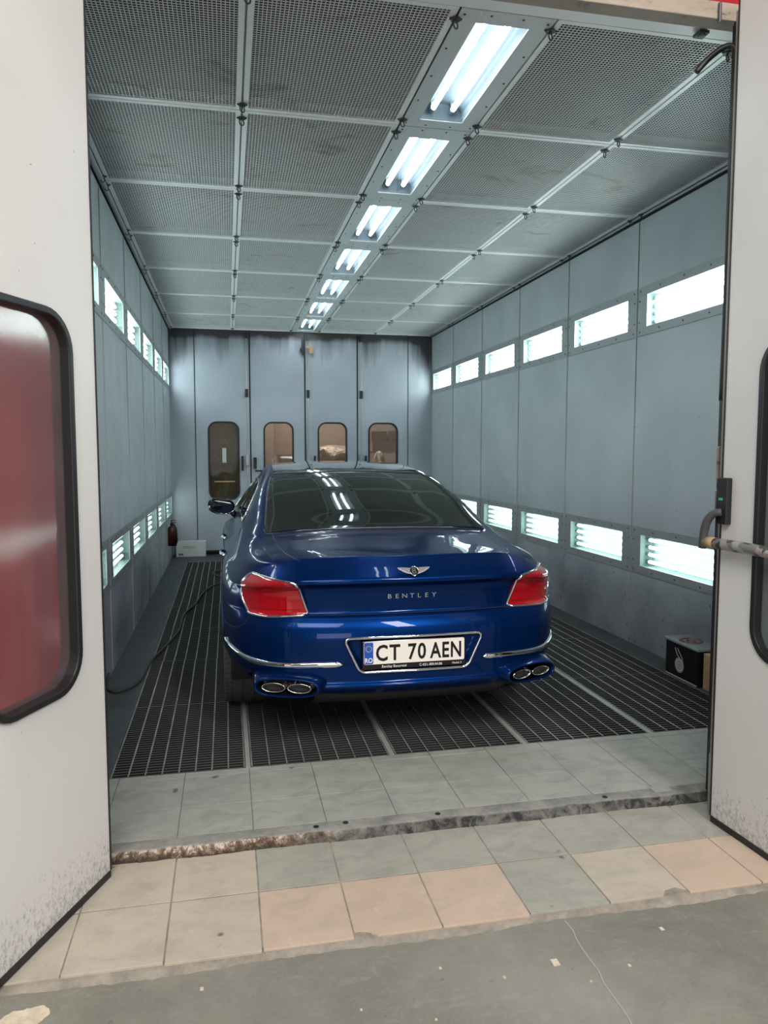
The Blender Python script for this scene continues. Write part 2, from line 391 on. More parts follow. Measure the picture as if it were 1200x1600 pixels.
hb = MB(); hb.box(1.86, 1.95, 2.915, 2.965, 0, .003); hb.build('fixing_plate', M_beam, k)
# outer tiles
mb = MB(); rt = random.Random(11)
xo = [-1.15, -.82, -.52, -.218, .085, .382, .678, .99, 1.29, 1.60, 1.90, 2.2, 2.5, 2.8]
rows = [(2.595, 2.885), (2.27, 2.592)]
warm = {(1, 4): 1, (1, 5): 1, (1, 6): 1, (1, 9): 1, (1, 10): 1, (1, 11): 1, (1, 8): 2, (1, 7): 3, (0, 1): 2, (0, 2): 2, (0, 3): 2, (1, 0): 2, (1, 1): 2, (1, 2): 2, (1, 3): 2, (0, 0): 2}
for r, (ya, yb) in enumerate(rows):
    for i in range(len(xo)-1):
        k = warm.get((r, i), 3)
        sk = (xo[i]-.9)*(-.00) ; zt = -.045 + rt.uniform(-.0012, .0012)
        a, b2 = xo[i]+.0026, xo[i+1]-.0026; f0, f1 = ya+.0026, yb-.0026
        if r == 1: f0 += rt.uniform(-.006, .006)
        if (r, i) == (1, 5):      # chipped near corner
            lp = [(a+.075, f0), (b2, f0), (b2, f1), (a, f1), (a, f0+.03), (a+.02, f0+.032), (a+.05, f0+.02)]
        elif (r, i) == (1, 8):
            lp = [(a, f0), (b2-.10, f0), (b2-.075, f0+.03), (b2-.03, f0+.038), (b2, f0+.015), (b2, f1), (a, f1)]
        else: lp = [(a, f0), (b2, f0), (b2, f1), (a, f1)]
        extrude_poly(mb, lp, lambda p, q, d: (p, q, d), -.07, zt, mi=k-1)
ob = struct(mb.build('trim_4', [M_tw, M_tb, M_tg], bevel=.0015))
mb = MB(); mb.box(-1.2, 2.8, 2.285, 2.93, -.09, -.0475); mb.build('tile_grout', M_mortar, ob)
mb = MB(); G = []
for i in range(160):
    x = -1.2 + 4*i/159; o = .006*math.sin(x*7)+rr.uniform(-.004, .004)
    G.append([(x, 2.30, -.0515), (x, 2.270, -.0525), (x, 2.256+o*.6, -.058+rr.uniform(-.001, .001)), (x, 2.238+1.3*o, -.0655)])
mb.grid(G); mb.build('mortar_edge', M_mortar, ob, smooth=True)
# workshop concrete with a joint line
mb = MB(); mb.box(-4, 5, -8, 3.4, -.12, -.064); cf = mb.build('floor_workshop', M_conc); struct(cf)
M_joint = mat('joint_filler', (.36, .35, .32), .8)
mb = MB(); pts = [(1.10+.028*(i % 2)*.1 + .004*math.sin(i*1.7), 2.235 - i*.05, -.0635) for i in range(40)]
mb.tube([(a - .10*(i/40), b2, c) for i, (a, b2, c) in enumerate(pts)], .0032, 6); mb.build('floor_joint', M_joint, cf)
mb = MB(); lp = []
for kk in range(90):
    a = 2*math.pi*kk/90; r_ = .075*(1+.16*math.sin(2*a+1)+.10*math.sin(3*a)+.035*math.sin(9*a)+.02*math.sin(17*a)); lp.append((-.588+.055*r_/.075*math.cos(a), 2.140+.052*r_/.075*math.sin(a)))
extrude_poly(mb, lp, lambda p, q, d: (p, q, d), -.0645, -.0625); mb.build('paint_patch', M_patch, cf)
mb = MB()
for (x, y, s) in ((.62, 2.1, .004), (.98, 2.05, .011), (.80, 2.02, .004), (1.05, 1.95, .003), (.35, 1.98, .003), (1.4, 2.13, .006), (-.1, 2.16, .005), (.55, 1.9, .003), (1.2, 1.99, .004)):
    mb.box(x-s, x+s, y-s*1.4, y+s*1.4, -.064, -.0625)
mb.build('paint_flecks', M_patch, cf)

# ------------------------------------------------------------------ booth walls
def side_wall(name, X, sgn):
    """X = inner face, sgn = outward direction"""
    mb = MB(); xa, xb = (X, X+.05*sgn) if sgn > 0 else (X-.05, X)
    ZL = [(0.0, .585), (.585, .945), (.945, 2.42), (2.42, 2.80), (2.80, H-.03)]
    ysl = [YF] + YS[1:]
    for i in range(len(ysl)-1):
        a, b2 = ysl[i]+GAP, ysl[i+1]-GAP; c = (a+b2)/2; h = .475 if i else .43
        for (z0, z1) in ZL:
            if z0 in (.585, 2.42) and i > 0:
                mb.box(xa, xb, a, c-h, z0, z1); mb.box(xa, xb, c+h, b2, z0, z1)
                zc = (z0+z1)/2; mb.box(xa, xb, c-h, c+h, z0, zc-.125); mb.box(xa, xb, c-h, c+h, zc+.125, z1)
            else:
                mb.box(xa, xb, a, b2, z0+.0006, z1-.0006)
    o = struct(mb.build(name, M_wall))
    mb = MB(); t0, t1 = (X+.012*sgn, X+.016*sgn)
    for y in ysl[1:-1]: mb.box(min(t0, t1), max(t0, t1), y-GAP-.001, y+GAP+.001, 0, H-.03)
    mb.build('seam_backing', M_dark, o)
    mb = MB()
    a, b2 = (X, X+.05*sgn); mb.box(min(a, b2), max(a, b2), YF-.1, YS[-1]+.1, H-.03, H+.25)
    c0, c1 = (X+.18*sgn, X+.20*sgn); mb.box(min(c0, c1), max(c0, c1), YF-.1, YS[-1]+.1, -.1, H+.25)
    mb.build('wall_backing', M_dark, o)
    # raised vertical fold beside each seam
    mb = MB(); q0, q1 = (X-.006*sgn, X)
    for y in ysl[1:-1]: mb.box(min(q0, q1), max(q0, q1), y+GAP, y+GAP+.007, 0.01, H-.035)
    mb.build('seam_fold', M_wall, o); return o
side_wall('wall_left', WL, -1); side_wall('wall_right', WR, 1)

# wall lights
shared = {}
def inst(key, make, mats, name, parent, loc, rot=None):
    if key not in shared:
        mb = MB(); make(mb); o = mb.build(name, mats, parent, smooth=False); shared[key] = o.data
    else:
        o = bpy.data.objects.new(name, shared[key]); C.objects.link(o); o.parent = parent
    o.location = loc
    if rot: o.rotation_euler = rot
    return o
def make_wall_light(L, label, glow, tubes=4):
    """built facing -x (on the right wall), origin at centre of the flange; L = seam spacing"""
    t = thing('wall_light', label, 'wall light')
    hw = .467; hh = .121; fw = (L-.03)/2; fh = .185
    mb = MB()
    for (a, b2, c, d) in ((-fw, fw, hh, fh), (-fw, fw, -fh, -hh), (-fw, -hw, -hh, hh), (hw, fw, -hh, hh)):
        mb.box(-.006, 0, a, b2, c, d)
    fr = mb.build('frame', M_frame, t, bevel=.0015)
    sp = [(y, z) for y in (-fw+.03, -fw*.5, 0, fw*.5, fw-.03) for z in (-.155, .155)] + [(y, z) for y in (-fw+.022, fw-.022) for z in (-.08, .08)]
    for y, z in sp: inst('ws', lambda mb: mb.lathe([(0, -.010), (.006, -.009), (.0075, -.006)], 8, 'x'), M_screw, 'screw', fr, (0, y, z))
    mb = MB()    # housing: open box behind
    mb.box(.10, .105, -hw, hw, -hh, hh); mb.box(0, .105, -hw-.003, -hw, -hh, hh); mb.box(0, .105, hw, hw+.003, -hh, hh)
    mb.box(0, .105, -hw, hw, hh, hh+.003); mb.box(0, .105, -hw, hw, -hh-.003, -hh)
    mb.build('housing', M_whiteg, t)
    mb = MB(); mb.box(-.001, .003, -hw, hw, -hh, hh); mb.build('glass_pane', M_pane, t)
    zs = [-.085+.17*i/(tubes-1) for i in range(tubes)]
    for z in zs:
        mb = MB(); mb.cyl((.055, 0, z), (0, 1, 0), .013, .86, 10); tu = mb.build('tube', glow, t, smooth=False)
        for s in (-1, 1): inst('wso', lambda mb: mb.cyl((0, 0, 0), (0, 1, 0), .014, .032, 10), M_alu, 'tube_socket', tu, (.055, s*.445, z))
    return t
ordw = ['first', 'second', 'third', 'fourth', 'fifth', 'sixth']
protoW = {}
for side, X, rz in (('right', WR, 0), ('left', WL, math.pi)):
    for row, z in (('upper', 2.607), ('lower', .762)):
        for i in range(1, 7):
            L = YS[i+1]-YS[i]; key = (round(L, 2), row)
            lab = f'{row} {side} wall light, {ordw[i-1]} from the front opening, tubes behind glass in riveted frame'
            if key not in protoW: o = protoW[key] = make_wall_light(L, lab, M_tubew if row == 'upper' else M_tubel)
            else: o = copy_tree(protoW[key]); o['label'] = lab
            o['group'] = f'{row} lights of the {side} wall'
            o.location = (X, (YS[i]+YS[i+1])/2, z); o.rotation_euler = (0, 0, rz)

# ------------------------------------------------------------------ ceiling
mb = MB(); mb.box(WL-.2, WR+.2, YF-.02, YS[-1]+.2, H+.14, H+.18); mb.box(WL-.2, WR+.2, YS[-1]+.1, YS[-1]+.2, H, H+.18)
cl_o = struct(mb.build('ceiling', M_dark))
mb = MB()      # support beams above the seams, conduit tubes along both walls
for x in (AX, BX, CX, DX): mb.box(x-.02, x+.02, YF, YS[-1], H+.012, H+.10)
for y in YS: mb.box(WL, WR, y-.018, y+.018, H+.012, H+.08)
mb.build('ceiling_beams', M_alu, cl_o)
mb = MB(); mb.tube([(LX-.012, YF, H-.018), (LX-.012, YS[-1], H-.018)], .017, 12); mb.box(WL, LX-.02, YF, YS[-1], H-.006, H+.02)
mb.tube([(RX+.012, YF, H-.010), (RX+.012, YS[-1], H-.010)], .010, 12); mb.box(RX+.018, WR, YF, YS[-1], H-.006, H+.02)
mb.build('edge_conduit', M_frame, cl_o, smooth=False)
mb = MB(); mb.box(WL, WR, YF-.03, YS[0]-.003, H-.004, H+.08); mb.box(WL, WR, YS[-1]-.02, YS[-1]+.02, H-.012, H+.04); mb.build('front_angle', M_bar, cl_o)

def latch_mesh():
    mb = MB(); mb.lathe([(0, 0), (.018, -.001), (.021, -.004), (.021, -.008), (0, -.009)], 12)
    mb.box(-.027, .027, -.006, .006, -.005, -.001)
    ring = [(.015*math.sin(2*math.pi*k/14)*.8, .015*math.sin(2*math.pi*k/14)*.6, -.026+.015*math.cos(2*math.pi*k/14)) for k in range(14)]
    mb.tube(ring, .0034, 6, closed=True); return mb
lm_mesh = None
def grate_panel(x0, x1, y0, y1, label, lat, group):
    global lm_mesh
    t = thing('ceiling_grate', label, 'ceiling grate', ((x0+x1)/2, (y0+y1)/2, H), 0, group)
    w2, l2 = (x1-x0)/2-.005, (y1-y0)/2-.005; b = .026
    mb = MB(); mb.box(-w2, w2, -l2, -l2+b, -.002, .010); mb.box(-w2, w2, l2-b, l2, -.002, .010)
    mb.box(-w2, -w2+b, -l2+b, l2-b, -.002, .010); mb.box(w2-b, w2, -l2+b, l2-b, -.002, .010)
    mb.build('frame', M_bar, t)
    mb = MB(); p = .0175; r = .0020
    nx = int((2*w2-2*b)/p); ny = int((2*l2-2*b)/p)
    for i in range(nx+1):
        x = -w2+b + (2*w2-2*b)*i/nx; mb.box(x-r, x+r, -l2+b, l2-b, .002, .0036)
    for j in range(ny+1):
        y = -l2+b + (2*l2-2*b)*j/ny; mb.box(-w2+b, w2-b, y-r, y+r, .001, .0026)
    mb.build('mesh', M_grid, t, recalc=False)
    mb = MB(); mb.box(-w2, w2, -l2, l2, .060, .066); mb.build('filter_pad', M_filter, t)
    for sx in lat:
        for sy in (-1, 1):
            if lm_mesh is None:
                lo = latch_mesh().build('latch', M_screw, t); lm_mesh = lo.data
            else:
                lo = bpy.data.objects.new('latch', lm_mesh); C.objects.link(lo); lo.parent = t
            lo.location = (sx*(w2+.005 if abs(sx) == 1 else 0), sy*(l2-.075), -.004)
colname = ['along the left wall', 'just left of the lamps', 'just right of the lamps', 'along the right wall']
ordc = ['nearest', 'second nearest', 'third nearest', 'fourth nearest', 'fifth nearest', 'sixth nearest', 'farthest']
for ci, (x0, x1, lat) in enumerate(((LX, AX, (-1, 1)), (AX, BX, (1,)), (CX, DX, (-1, 1)), (DX, RX, (1,)))):
    for j in range(7):
        grate_panel(x0, x1, YS[j], YS[j+1], f'mesh ceiling grate, {ordc[j]} to the opening, {colname[ci]}', lat, f'ceiling grates {colname[ci]}')
def ceiling_light(y0, y1, label):
    x0, x1 = BX+.006, CX-.006; xc, yc = (x0+x1)/2, (y0+y1)/2
    t = thing('ceiling_light', label, 'ceiling light', (xc, yc, H), 0, 'ceiling lights down the middle')
    w2, l2 = (x1-x0)/2, (y1-y0)/2-.004; hw, hl = .119, .466
    mb = MB(); mb.box(-w2, -hw, -l2, l2, -.004, .004); mb.box(hw, w2, -l2, l2, -.004, .004)
    mb.box(-hw, hw, -l2, -hl, -.004, .004); mb.box(-hw, hw, hl, l2, -.004, .004)
    fr = mb.build('frame', M_cframe, t, bevel=.001)
    sp = [(x, y) for y in (-l2+.04, -l2*.45, 0, l2*.45, l2-.04) for x in (-w2+.022, w2-.022)] + [(x, y) for x in (-.07, .07) for y in (-l2+.03, l2-.03)]
    for x, y in sp: inst('cs', lambda mb: mb.lathe([(0, -.0075), (.005, -.0065), (.006, -.004)], 8, 'z'), M_screw, 'screw', fr, (x, y, 0))
    mb = MB(); G = []
    for k in range(13):
        a = math.pi*k/12; G.append([(-hw*math.cos(a), -hl, .004+.085*math.sin(a)**.6), (-hw*math.cos(a), hl, .004+.085*math.sin(a)**.6)])
    mb.grid(G); mb.box(-hw, hw, -hl-.002, -hl, 0, .09); mb.box(-hw, hw, hl, hl+.002, 0, .09); mb.build('reflector', M_white, t, smooth=False)
    mb = MB(); mb.box(-hw, hw, -hl, hl, .002, .005); mb.build('glass_pane', M_pane, t)
    for x in (-.055, .055):
        mb = MB(); mb.cyl((x, 0, .045), (0, 1, 0), .0135, .84, 12); tu = mb.build('tube', M_tubec, t)
        for s in (-1, 1): inst('cso', lambda mb: (mb.cyl((0, 0, 0), (0, 1, 0), .0145, .035, 12), mb.box(-.010, .010, -.006, .006, 0, .04)), M_alu, 'tube_socket', tu, (x, s*.437, .045))
for j in range(7):
    ceiling_light(YS[j], YS[j+1], f'twin tube ceiling light in a screwed metal frame, {ordc[j]} to the opening')

# ------------------------------------------------------------------ floor gratings
def grating_mesh(w_, l_):
    mb = MB(); n = max(2, round(w_/.083)); 
    for i in range(n+1):
        x = -w_/2+.004 + (w_-.008)*i/n; mb.box(x-.0036, x+.0036, -l_/2, l_/2, -.03, 0, 1)
    m = round(l_/.0315)
    for j in range(m+1):
        y = -l_/2+.002 + (l_-.004)*j/m; mb.box(-w_/2, w_/2, y-.0019, y+.0019, -.034, -.0012, 2)
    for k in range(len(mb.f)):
        if k % 6 != 1: mb.m[k] = 0  # only top faces keep steel, the rest get the shade colour
    return mb
cols = [(-.565, .062), (.090, .780), (.812, 1.497), (1.527, 2.232), (2.262, 2.955)]
gl = 1.0; cn = ['along the left wall', 'second from the left wall', 'in the middle', 'second from the right wall', 'along the right wall']
gm = {}
for ci, (x0, x1) in enumerate(cols):
    for j in range(7):
        if ci in gm: o = bpy.data.objects.new('floor_grating', gm[ci]); C.objects.link(o)
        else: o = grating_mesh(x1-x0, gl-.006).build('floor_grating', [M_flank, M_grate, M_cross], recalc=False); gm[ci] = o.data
        o.location = ((x0+x1)/2 + random.uniform(-.003, .003)*(j > 0), 3.575+gl*(j+.5), -.001); o.rotation_euler = (0, 0, random.uniform(-.003, .003)*(j > 0))
        tag(o, f'steel floor grating {cn[ci]}, {ordc[j]} to the tiled sill', 'floor grating', f'floor gratings in the row {cn[ci]}')
for (a, b2), nm in zip(((.064, .088), (.782, .810), (1.499, 1.525), (2.234, 2.260)), ('first', 'second', 'third', 'fourth')):
    mb = MB(); mb.box(a, b2, 3.573, 10.57, -.08, -.001)
    tag(mb.build('support_beam', M_beam, bevel=.002), f'long grey steel beam between rows of floor gratings, {nm} from the left wall', 'floor beam', 'beams between the gratings')

# ------------------------------------------------------------------ back wall and folding back doors
BY = YS[-1]
mb = MB(); mb.box(WL, -.452, BY, BY+.05, 0, H-.02); mb.box(2.775, WR, BY, BY+.05, 0, H-.02); mb.box(-.452, 2.775, BY+.002, BY+.06, H-.06, H+.1)
struct(mb.build('wall_back', M_back, bevel=.002))
def gasket(mb, w_, h_, r_, cx, cz, to3, d0, d1, wid=.024):
    o = rrect(w_+2*wid, h_+2*wid, r_+wid, 8, cx, cz); i_ = rrect(w_, h_, r_, 8, cx, cz); n = len(o)
    vs = [to3(a, b2, d0) for a, b2 in o]+[to3(a, b2, d0) for a, b2 in i_]+[to3(a, b2, d1) for a, b2 in o]+[to3(a, b2, d1) for a, b2 in i_]
    fs = []
    for k in range(n):
        j = (k+1) % n
        fs += [(k, j, n+j, n+k), (2*n+k, 3*n+k, 3*n+j, 2*n+j), (k, 2*n+k, 2*n+j, j), (n+k, n+j, 3*n+j, 3*n+k)]
    mb.add(vs, fs)
def leaf(name, label, cat, loc, rz, W, z0, z1, m_leaf, m_glass, win, group, thick=.045, note=False, wz=(.775, 1.965)):
    """leaf in its own x (width) / z; front face at y=0 facing -y, thickness towards +y"""
    t = thing(name, label, cat, loc, rz, group)
    wx0, wx1 = win; ww, wh = wx1-wx0, wz[1]-wz[0]; cx, cz = (wx0+wx1)/2, (wz[0]+wz[1])/2; r_ = .11
    to3 = lambda a, b2, d: (a, d, b2+z0)
    mb = MB(); holed(mb, W, z1-z0, rrect(ww, wh, r_, 8, cx, cz-z0), to3, thick); mb.build('panel', m_leaf, t)
    to4 = lambda a, b2, d: (a, d, b2)
    mb = MB(); gasket(mb, ww-.012, wh-.012, r_, cx, cz, to4, -.012, thick+.012); wf = mb.build('window_gasket', M_rub, t, smooth=False, bevel=.004)
    mb = MB(); extrude_poly(mb, rrect(ww-.004, wh-.004, r_, 8, cx, cz), to4, thick/2-.002, thick/2+.002); mb.build('window_pane', m_glass, t)
    mb = MB(); mb.box(-.006, .0, -.004, thick+.006, z0, z1); mb.box(W, W+.006, -.004, thick+.006, z0, z1); mb.box(0, W, -.004, thick+.004, z0-.025, z0); mb.build('edge_seal', M_rub, t)
    return t
edges = [-.450, .349, 1.167, 1.970, 2.773]
names_b = ['leftmost', 'second from left', 'third from left', 'rightmost']
for i in range(4):
    x0, x1 = edges[i]+.009, edges[i+1]-.009
    wx = ((-.255, .168), (.557, .977), (1.374, 1.794), (2.157, 2.592))[i]
    t = leaf('folding_door_leaf', ('leftmost leaf of the back doors, with a tall amber window', 'second back door leaf from the left, cardboard and pale wall seen through its window', 'third back door leaf from the left, silver bundle seen through its window', 'rightmost leaf of the back doors, stacked boxes seen through its window')[i],
             'door leaf', (x0, BY-.004, 0), 0, x1-x0, .065, H-.035, M_back, M_gl_amber if i == 0 else M_gl_back, (wx[0]-x0, wx[1]-x0), 'back folding door leaves', wz=(.83, 1.965))
    if i == 0:
        mb = MB(); mb.box(-.068-x0, -.010-x0, -.010, -.006, 1.372, 1.588); mb.build('paper_note', M_wcard, t)
        mb = MB(); mb.box(-.19-x0, .11-x0, .012, .016, 1.08, 1.10); mb.build('window_ledge', M_card, t)
    rx = (.300, None, 1.212, 2.025)[i]
    if i == 1: rx = None
    if rx:
        rx -= x0
        if i == 2: rx = 1.212-x0
        mb = MB(); mb.tube([(rx, -.028, 1.05), (rx, -.028, 3.26)], .006, 8)
        if i == 2: mb.tube([(max(rx-.055, .008), -.02, 1.35), (max(rx-.055, .008), -.02, 3.05)], .006, 8)
        rod = mb.build('lock_rod', M_steel, t)
        mb = MB(); mb.box(rx-.022, rx+.022, -.045, 0, 2.34, 2.46); mb.build('rod_guide', M_rub, rod)
        mb = MB(); mb.box(rx-.018, rx+.018, -.04, 0, 3.2, 3.29); mb.build('rod_guide', M_rub, rod)
        mb = MB(); mb.box(rx-.02, rx+.02, -.04, 0, 1.33, 1.50); mb.box(rx-.014, rx+.014, -.05, 0, 1.17, 1.30); mb.build('rod_lock', M_steel, rod)
    if i in (0, 2, 3):
        hx = (.226, 1.245+.065, 2.10)[(0, 2, 3).index(i)]-x0
        mb = MB(); mb.box(hx-.016, hx+.016, -.012, 0, 1.25, 1.47); mb.tube([(hx, -.01, 1.44), (hx, -.05, 1.42), (hx, -.05, 1.27), (hx, -.012, 1.26)], .010, 8); mb.build('door_handle', M_rub, t)
    if i == 1:
        mb = MB(); mb.box(.03, .075, -.045, 0, 1.28, 1.45); mb.tube([(.05, -.03, 1.25), (.20, -.04, 1.245)], .012, 8); mb.build('door_handle', M_rub, t)
        mb = MB(); mb.box(x1-x0-.035, x1-x0-.002, -.03, -.004, 2.98, 3.22); mb.box(x1-x0-.06, x1-x0-.004, -.05, -.03, 3.02, 3.08); mb.build('top_catch', M_rub, t)
    if i == 2:
        mb = MB(); mb.box(.012, .11, -.05, -.03, 3.08, 3.115); mb.box(.055, .11, -.07, -.02, 3.0, 3.075); mb.build('release_clip', M_card, t)
# room behind the back doors
mb = MB(); [mb.box(x-.03, x+.03, BY+.05, BY+.06, 0, H-.03) for x in edges]; mb.box(-.46, 2.78, BY+.045, BY+.06, 0, .075); struct(mb.build('leak_strips', M_dark))  # dark strips added behind the leaf gaps to block back-room light
mb = MB(); mb.box(-2, 4.5, 13.6, 13.7, -.05, 3.4); struct(mb.build('wall_back_room', M_backroom))
mb = MB(); mb.box(-2, 4.5, BY+.06, 13.7, -.1, -.0); struct(mb.build('floor_back_room', M_conc))
mb = MB(); mb.box(-2, 4.5, BY+.2, 13.7, 3.35, 3.45); mb.box(-2.1, -2, BY+.1, 13.7, 0, 3.4); mb.box(4.5, 4.6, BY+.1, 13.7, 0, 3.4); struct(mb.build('ceiling_back_room', M_backroom))
def carton(name, label, cx, cy, z0, sx, sy, sz, m, rz=0, cat='cardboard box', group=None):
    t = thing(name, label, cat, (cx, cy, z0), rz, group)
    mb = MB(); mb.box(-sx/2, sx/2, -sy/2, sy/2, 0, sz); mb.build('carton', m, t, bevel=.004)
    mb = MB(); mb.box(-sx/2, -.002, -sy/2, sy/2, sz, sz+.004); mb.box(.002, sx/2, -sy/2, sy/2, sz, sz+.004); mb.build('lid_flap', m, t)
    return t
sh = thing('storage_shelf', 'shelf behind the rightmost back door window, holding boxes', 'shelf', (2.15, 12.0, 0))
mb = MB(); [mb.box(0, 1.2, 0, .5, z, z+.03) for z in (.4, 1.20, 1.508)]; mb.build('shelf_board', M_card, sh)
for (px_, py_) in ((0, 0), (1.16, 0), (0, .46), (1.16, .46)):
    mb = MB(); mb.box(px_, px_+.04, py_, py_+.04, 0, 2.2); mb.build('shelf_post', M_steel, sh)
carton('cardboard_box', 'left one of two upper cardboard boxes behind the rightmost back door window', 2.46, 12.25, 1.715, .26, .36, .15, M_card, .0, group='boxes behind the rightmost window')
carton('cardboard_box', 'right one of two upper cardboard boxes behind the rightmost back door window', 2.74, 12.25, 1.715, .25, .36, .16, M_card, .05, group='boxes behind the rightmost window')
carton('cardboard_box', 'wide lower cardboard box behind the rightmost window', 2.60, 12.25, 1.540, .5, .34, .17, M_card, 0, group='boxes behind the rightmost window')
def bundle(label, c, s, seed):
    rb = random.Random(seed); mb = MB(); G = []
    ph = [rb.uniform(0, 6) for _ in range(6)]
    for i in range(22):
        th = math.pi*i/21; row = []
        for j in range(37):
            a = 2*math.pi*j/36; q = 1+.10*math.sin(3*a+ph[0]+2*th)+.07*math.sin(7*a+ph[1]-3*th)+.05*math.sin(11*a+5*th+ph[2])
            row.append((s[0]*q*math.sin(th)*math.cos(a), s[1]*q*math.sin(th)*math.sin(a), s[2]*(1+math.cos(th)*(1 if q else 1))*1.0))
        G.append(row)
    mb.grid(G); o = mb.build('foil_bundle', M_foil, smooth=True, loc=c); tag(o, label, 'foil bundle', 'silver bundles behind the back doors')
tbl = thing('work_table', 'table behind the third back door window carrying the silver bundle', 'table', (1.3, 12.2, 0))
mb = MB(); mb.box(0, .8, 0, .6, 1.30, 1.34); mb.build('tabletop', M_card, tbl)
for (px_, py_) in ((0, 0), (.76, 0), (0, .56), (.76, .56)):
    mb = MB(); mb.box(px_, px_+.04, py_, py_+.04, 0, 1.30); mb.build('leg', M_steel, tbl)
bundle('crumpled silver foil bundle behind the third back door window', (1.74, 12.45, 1.34), (.36, .22, .155), 4)
bundle('small silver bundle behind the rightmost back door window', (2.40, 11.80, .0), (.17, .15, .775), 9)
cab = thing('beige_cabinet', 'tall beige cabinet seen through the second back door window', 'cabinet', (.25, 12.9, 0))
mb = MB(); mb.box(0, .55, 0, .5, 0, 2.3); mb.build('body', M_card, cab, bevel=.005)
mb = MB(); mb.box(.01, .54, -.02, 0, .05, 2.25); cd = mb.build('door', M_backroom, cab, bevel=.003)
mb = MB(); mb.box(.48, .50, -.04, -.02, 1.1, 1.25); mb.build('handle', M_steel, cd)
carton('white_carton_box', 'white carton low behind the second back door window', .96, 11.9, 1.10, .34, .3, .385, M_wcard, 0, 'box')
st_ = thing('low_stand', 'low stand under the white carton behind the second back door window', 'stand', (.75, 11.75, 0))
mb = MB(); mb.box(0, .4, 0, .3, 1.06, 1.10); mb.build('top', M_steel, st_)
for px_ in (0, .36):
    for py_ in (0, .26):
        mb = MB(); mb.box(px_, px_+.04, py_, py_+.04, 0, 1.06); mb.build('leg', M_steel, st_)

# ------------------------------------------------------------------ front opening: red front wall, lintel, jambs, open leaves
mb = MB()
mb.box(-4, -.50, 2.90, 2.96, -.07, 4.0); mb.box(2.17, 4.5, 2.90, 2.96, -.07, 4.0); mb.box(-.5, 2.17, 2.90, 2.96, 3.385, 4.0)
struct(mb.build('wall_front', M_red))
mb = MB(); mb.box(-.5, 2.17, 2.875, 2.95, 3.315, 3.385); ln = struct(mb.build('trim_5', M_lintel, bevel=.004))
mb = MB(); mb.tube([(2.02, 2.868, 3.30), (2.02, 2.868, 3.375)], .007, 8); mb.box(2.0, 2.045, 2.97, 3.02, 3.312, 3.324); mb.lathe([(0, 3.305), (.016, 3.307), (.018, 3.313)], 12, c=(2.02, 2.99, 0)); mb.build('door_catch', M_screw, ln)
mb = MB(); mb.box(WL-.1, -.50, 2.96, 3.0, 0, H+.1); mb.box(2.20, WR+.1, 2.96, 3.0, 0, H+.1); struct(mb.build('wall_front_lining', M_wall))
# left jamb (hidden by the leaf), right jamb with worn seals
mb = MB(); mb.box(-.56, -.49, 2.84, 2.90, -.05, 3.315); struct(mb.build('trim_6', M_lintel))
jr = thing('door_jamb', 'worn right jamb of the opening with ragged black seals and a bronze strip', 'door jamb', (2.09, 2.87, 0))
def worn(mb, x, y, r_, z0, z1, seed, amp):
    q = random.Random(seed); mb.tube([(x+q.uniform(-amp, amp), y+q.uniform(-amp, amp), z0+(z1-z0)*k/60) for k in range(61)], [r_*q.uniform(.85, 1.15) for _ in range(61)], 8)
mb = MB(); worn(mb, .016, .002, .010, -.0, 3.31, 1, .002); mb.build('ragged_seal', M_rub, jr, smooth=True)
mb = MB(); mb.box(.016, .08, -.004, .03, -.0, 3.31); mb.box(-.016, .06, -.066, -.034, -.02, 3.31); mb.build('jamb_core', M_rub, jr)
mb = MB(); mb.box(-.042, -.026, -.092, -.068, -.03, 3.31); mb.build('bronze_strip', M_bronze, jr, bevel=.003)
mb = MB(); mb.box(-.050, -.042, -.092, -.075, -.035, .22); mb.build('metal_guard', M_alu, jr, bevel=.001)
mb = MB(); lp = rrect(.03, .16, .012, 4, 0, 0)
extrude_poly(mb, lp, lambda a, b2, d: (a-.001, d, b2+1.475), -.022, -.008); mb.build('orange_flap', M_lintel, jr)
mb = MB(); mb.tube([(-.002, -.01, 1.38), (-.014, -.01, 1.36), (-.014, -.01, 1.28), (-.002, -.01, 1.245)], .004, 6); mb.build('wire_loop', M_steel, jr)

P0, P1 = Vector((-.451, 2.801, 0)), Vector((-.681, 2.265, 0)); d = (P1-P0).normalized(); Wl = .80
# local +x runs from the far (free) end of the view to the hinge, face looks at the camera
org = P0 + d*Wl; rz = math.atan2(-d.y, -d.x)
lf = leaf('folding_door_leaf', 'white front door leaf at left, red wall seen through its rounded window', 'door leaf', (org.x, org.y, 0), rz, Wl, -.018, 3.30, M_leaf, M_gl_front, (.205, .645), 'front folding door leaves', wz=(.742, 1.972), thick=.05)
P0r = Vector((2.0, 2.712, 0)); dr = Vector((.063, -.998, 0)).normalized(); rzr = math.atan2(dr.y, dr.x)
rf = leaf('folding_door_leaf', 'white front door leaf at right with a taped pull bar and black latch', 'door leaf', (P0r.x, P0r.y, 0), rzr, .80, -.018, 3.31, M_leaf, glass('right_leaf_window', (.75, .85, .85), film=((.5, .55, .56), .3)), (.205, .645), 'front folding door leaves', wz=(.735, 1.95), thick=.05)
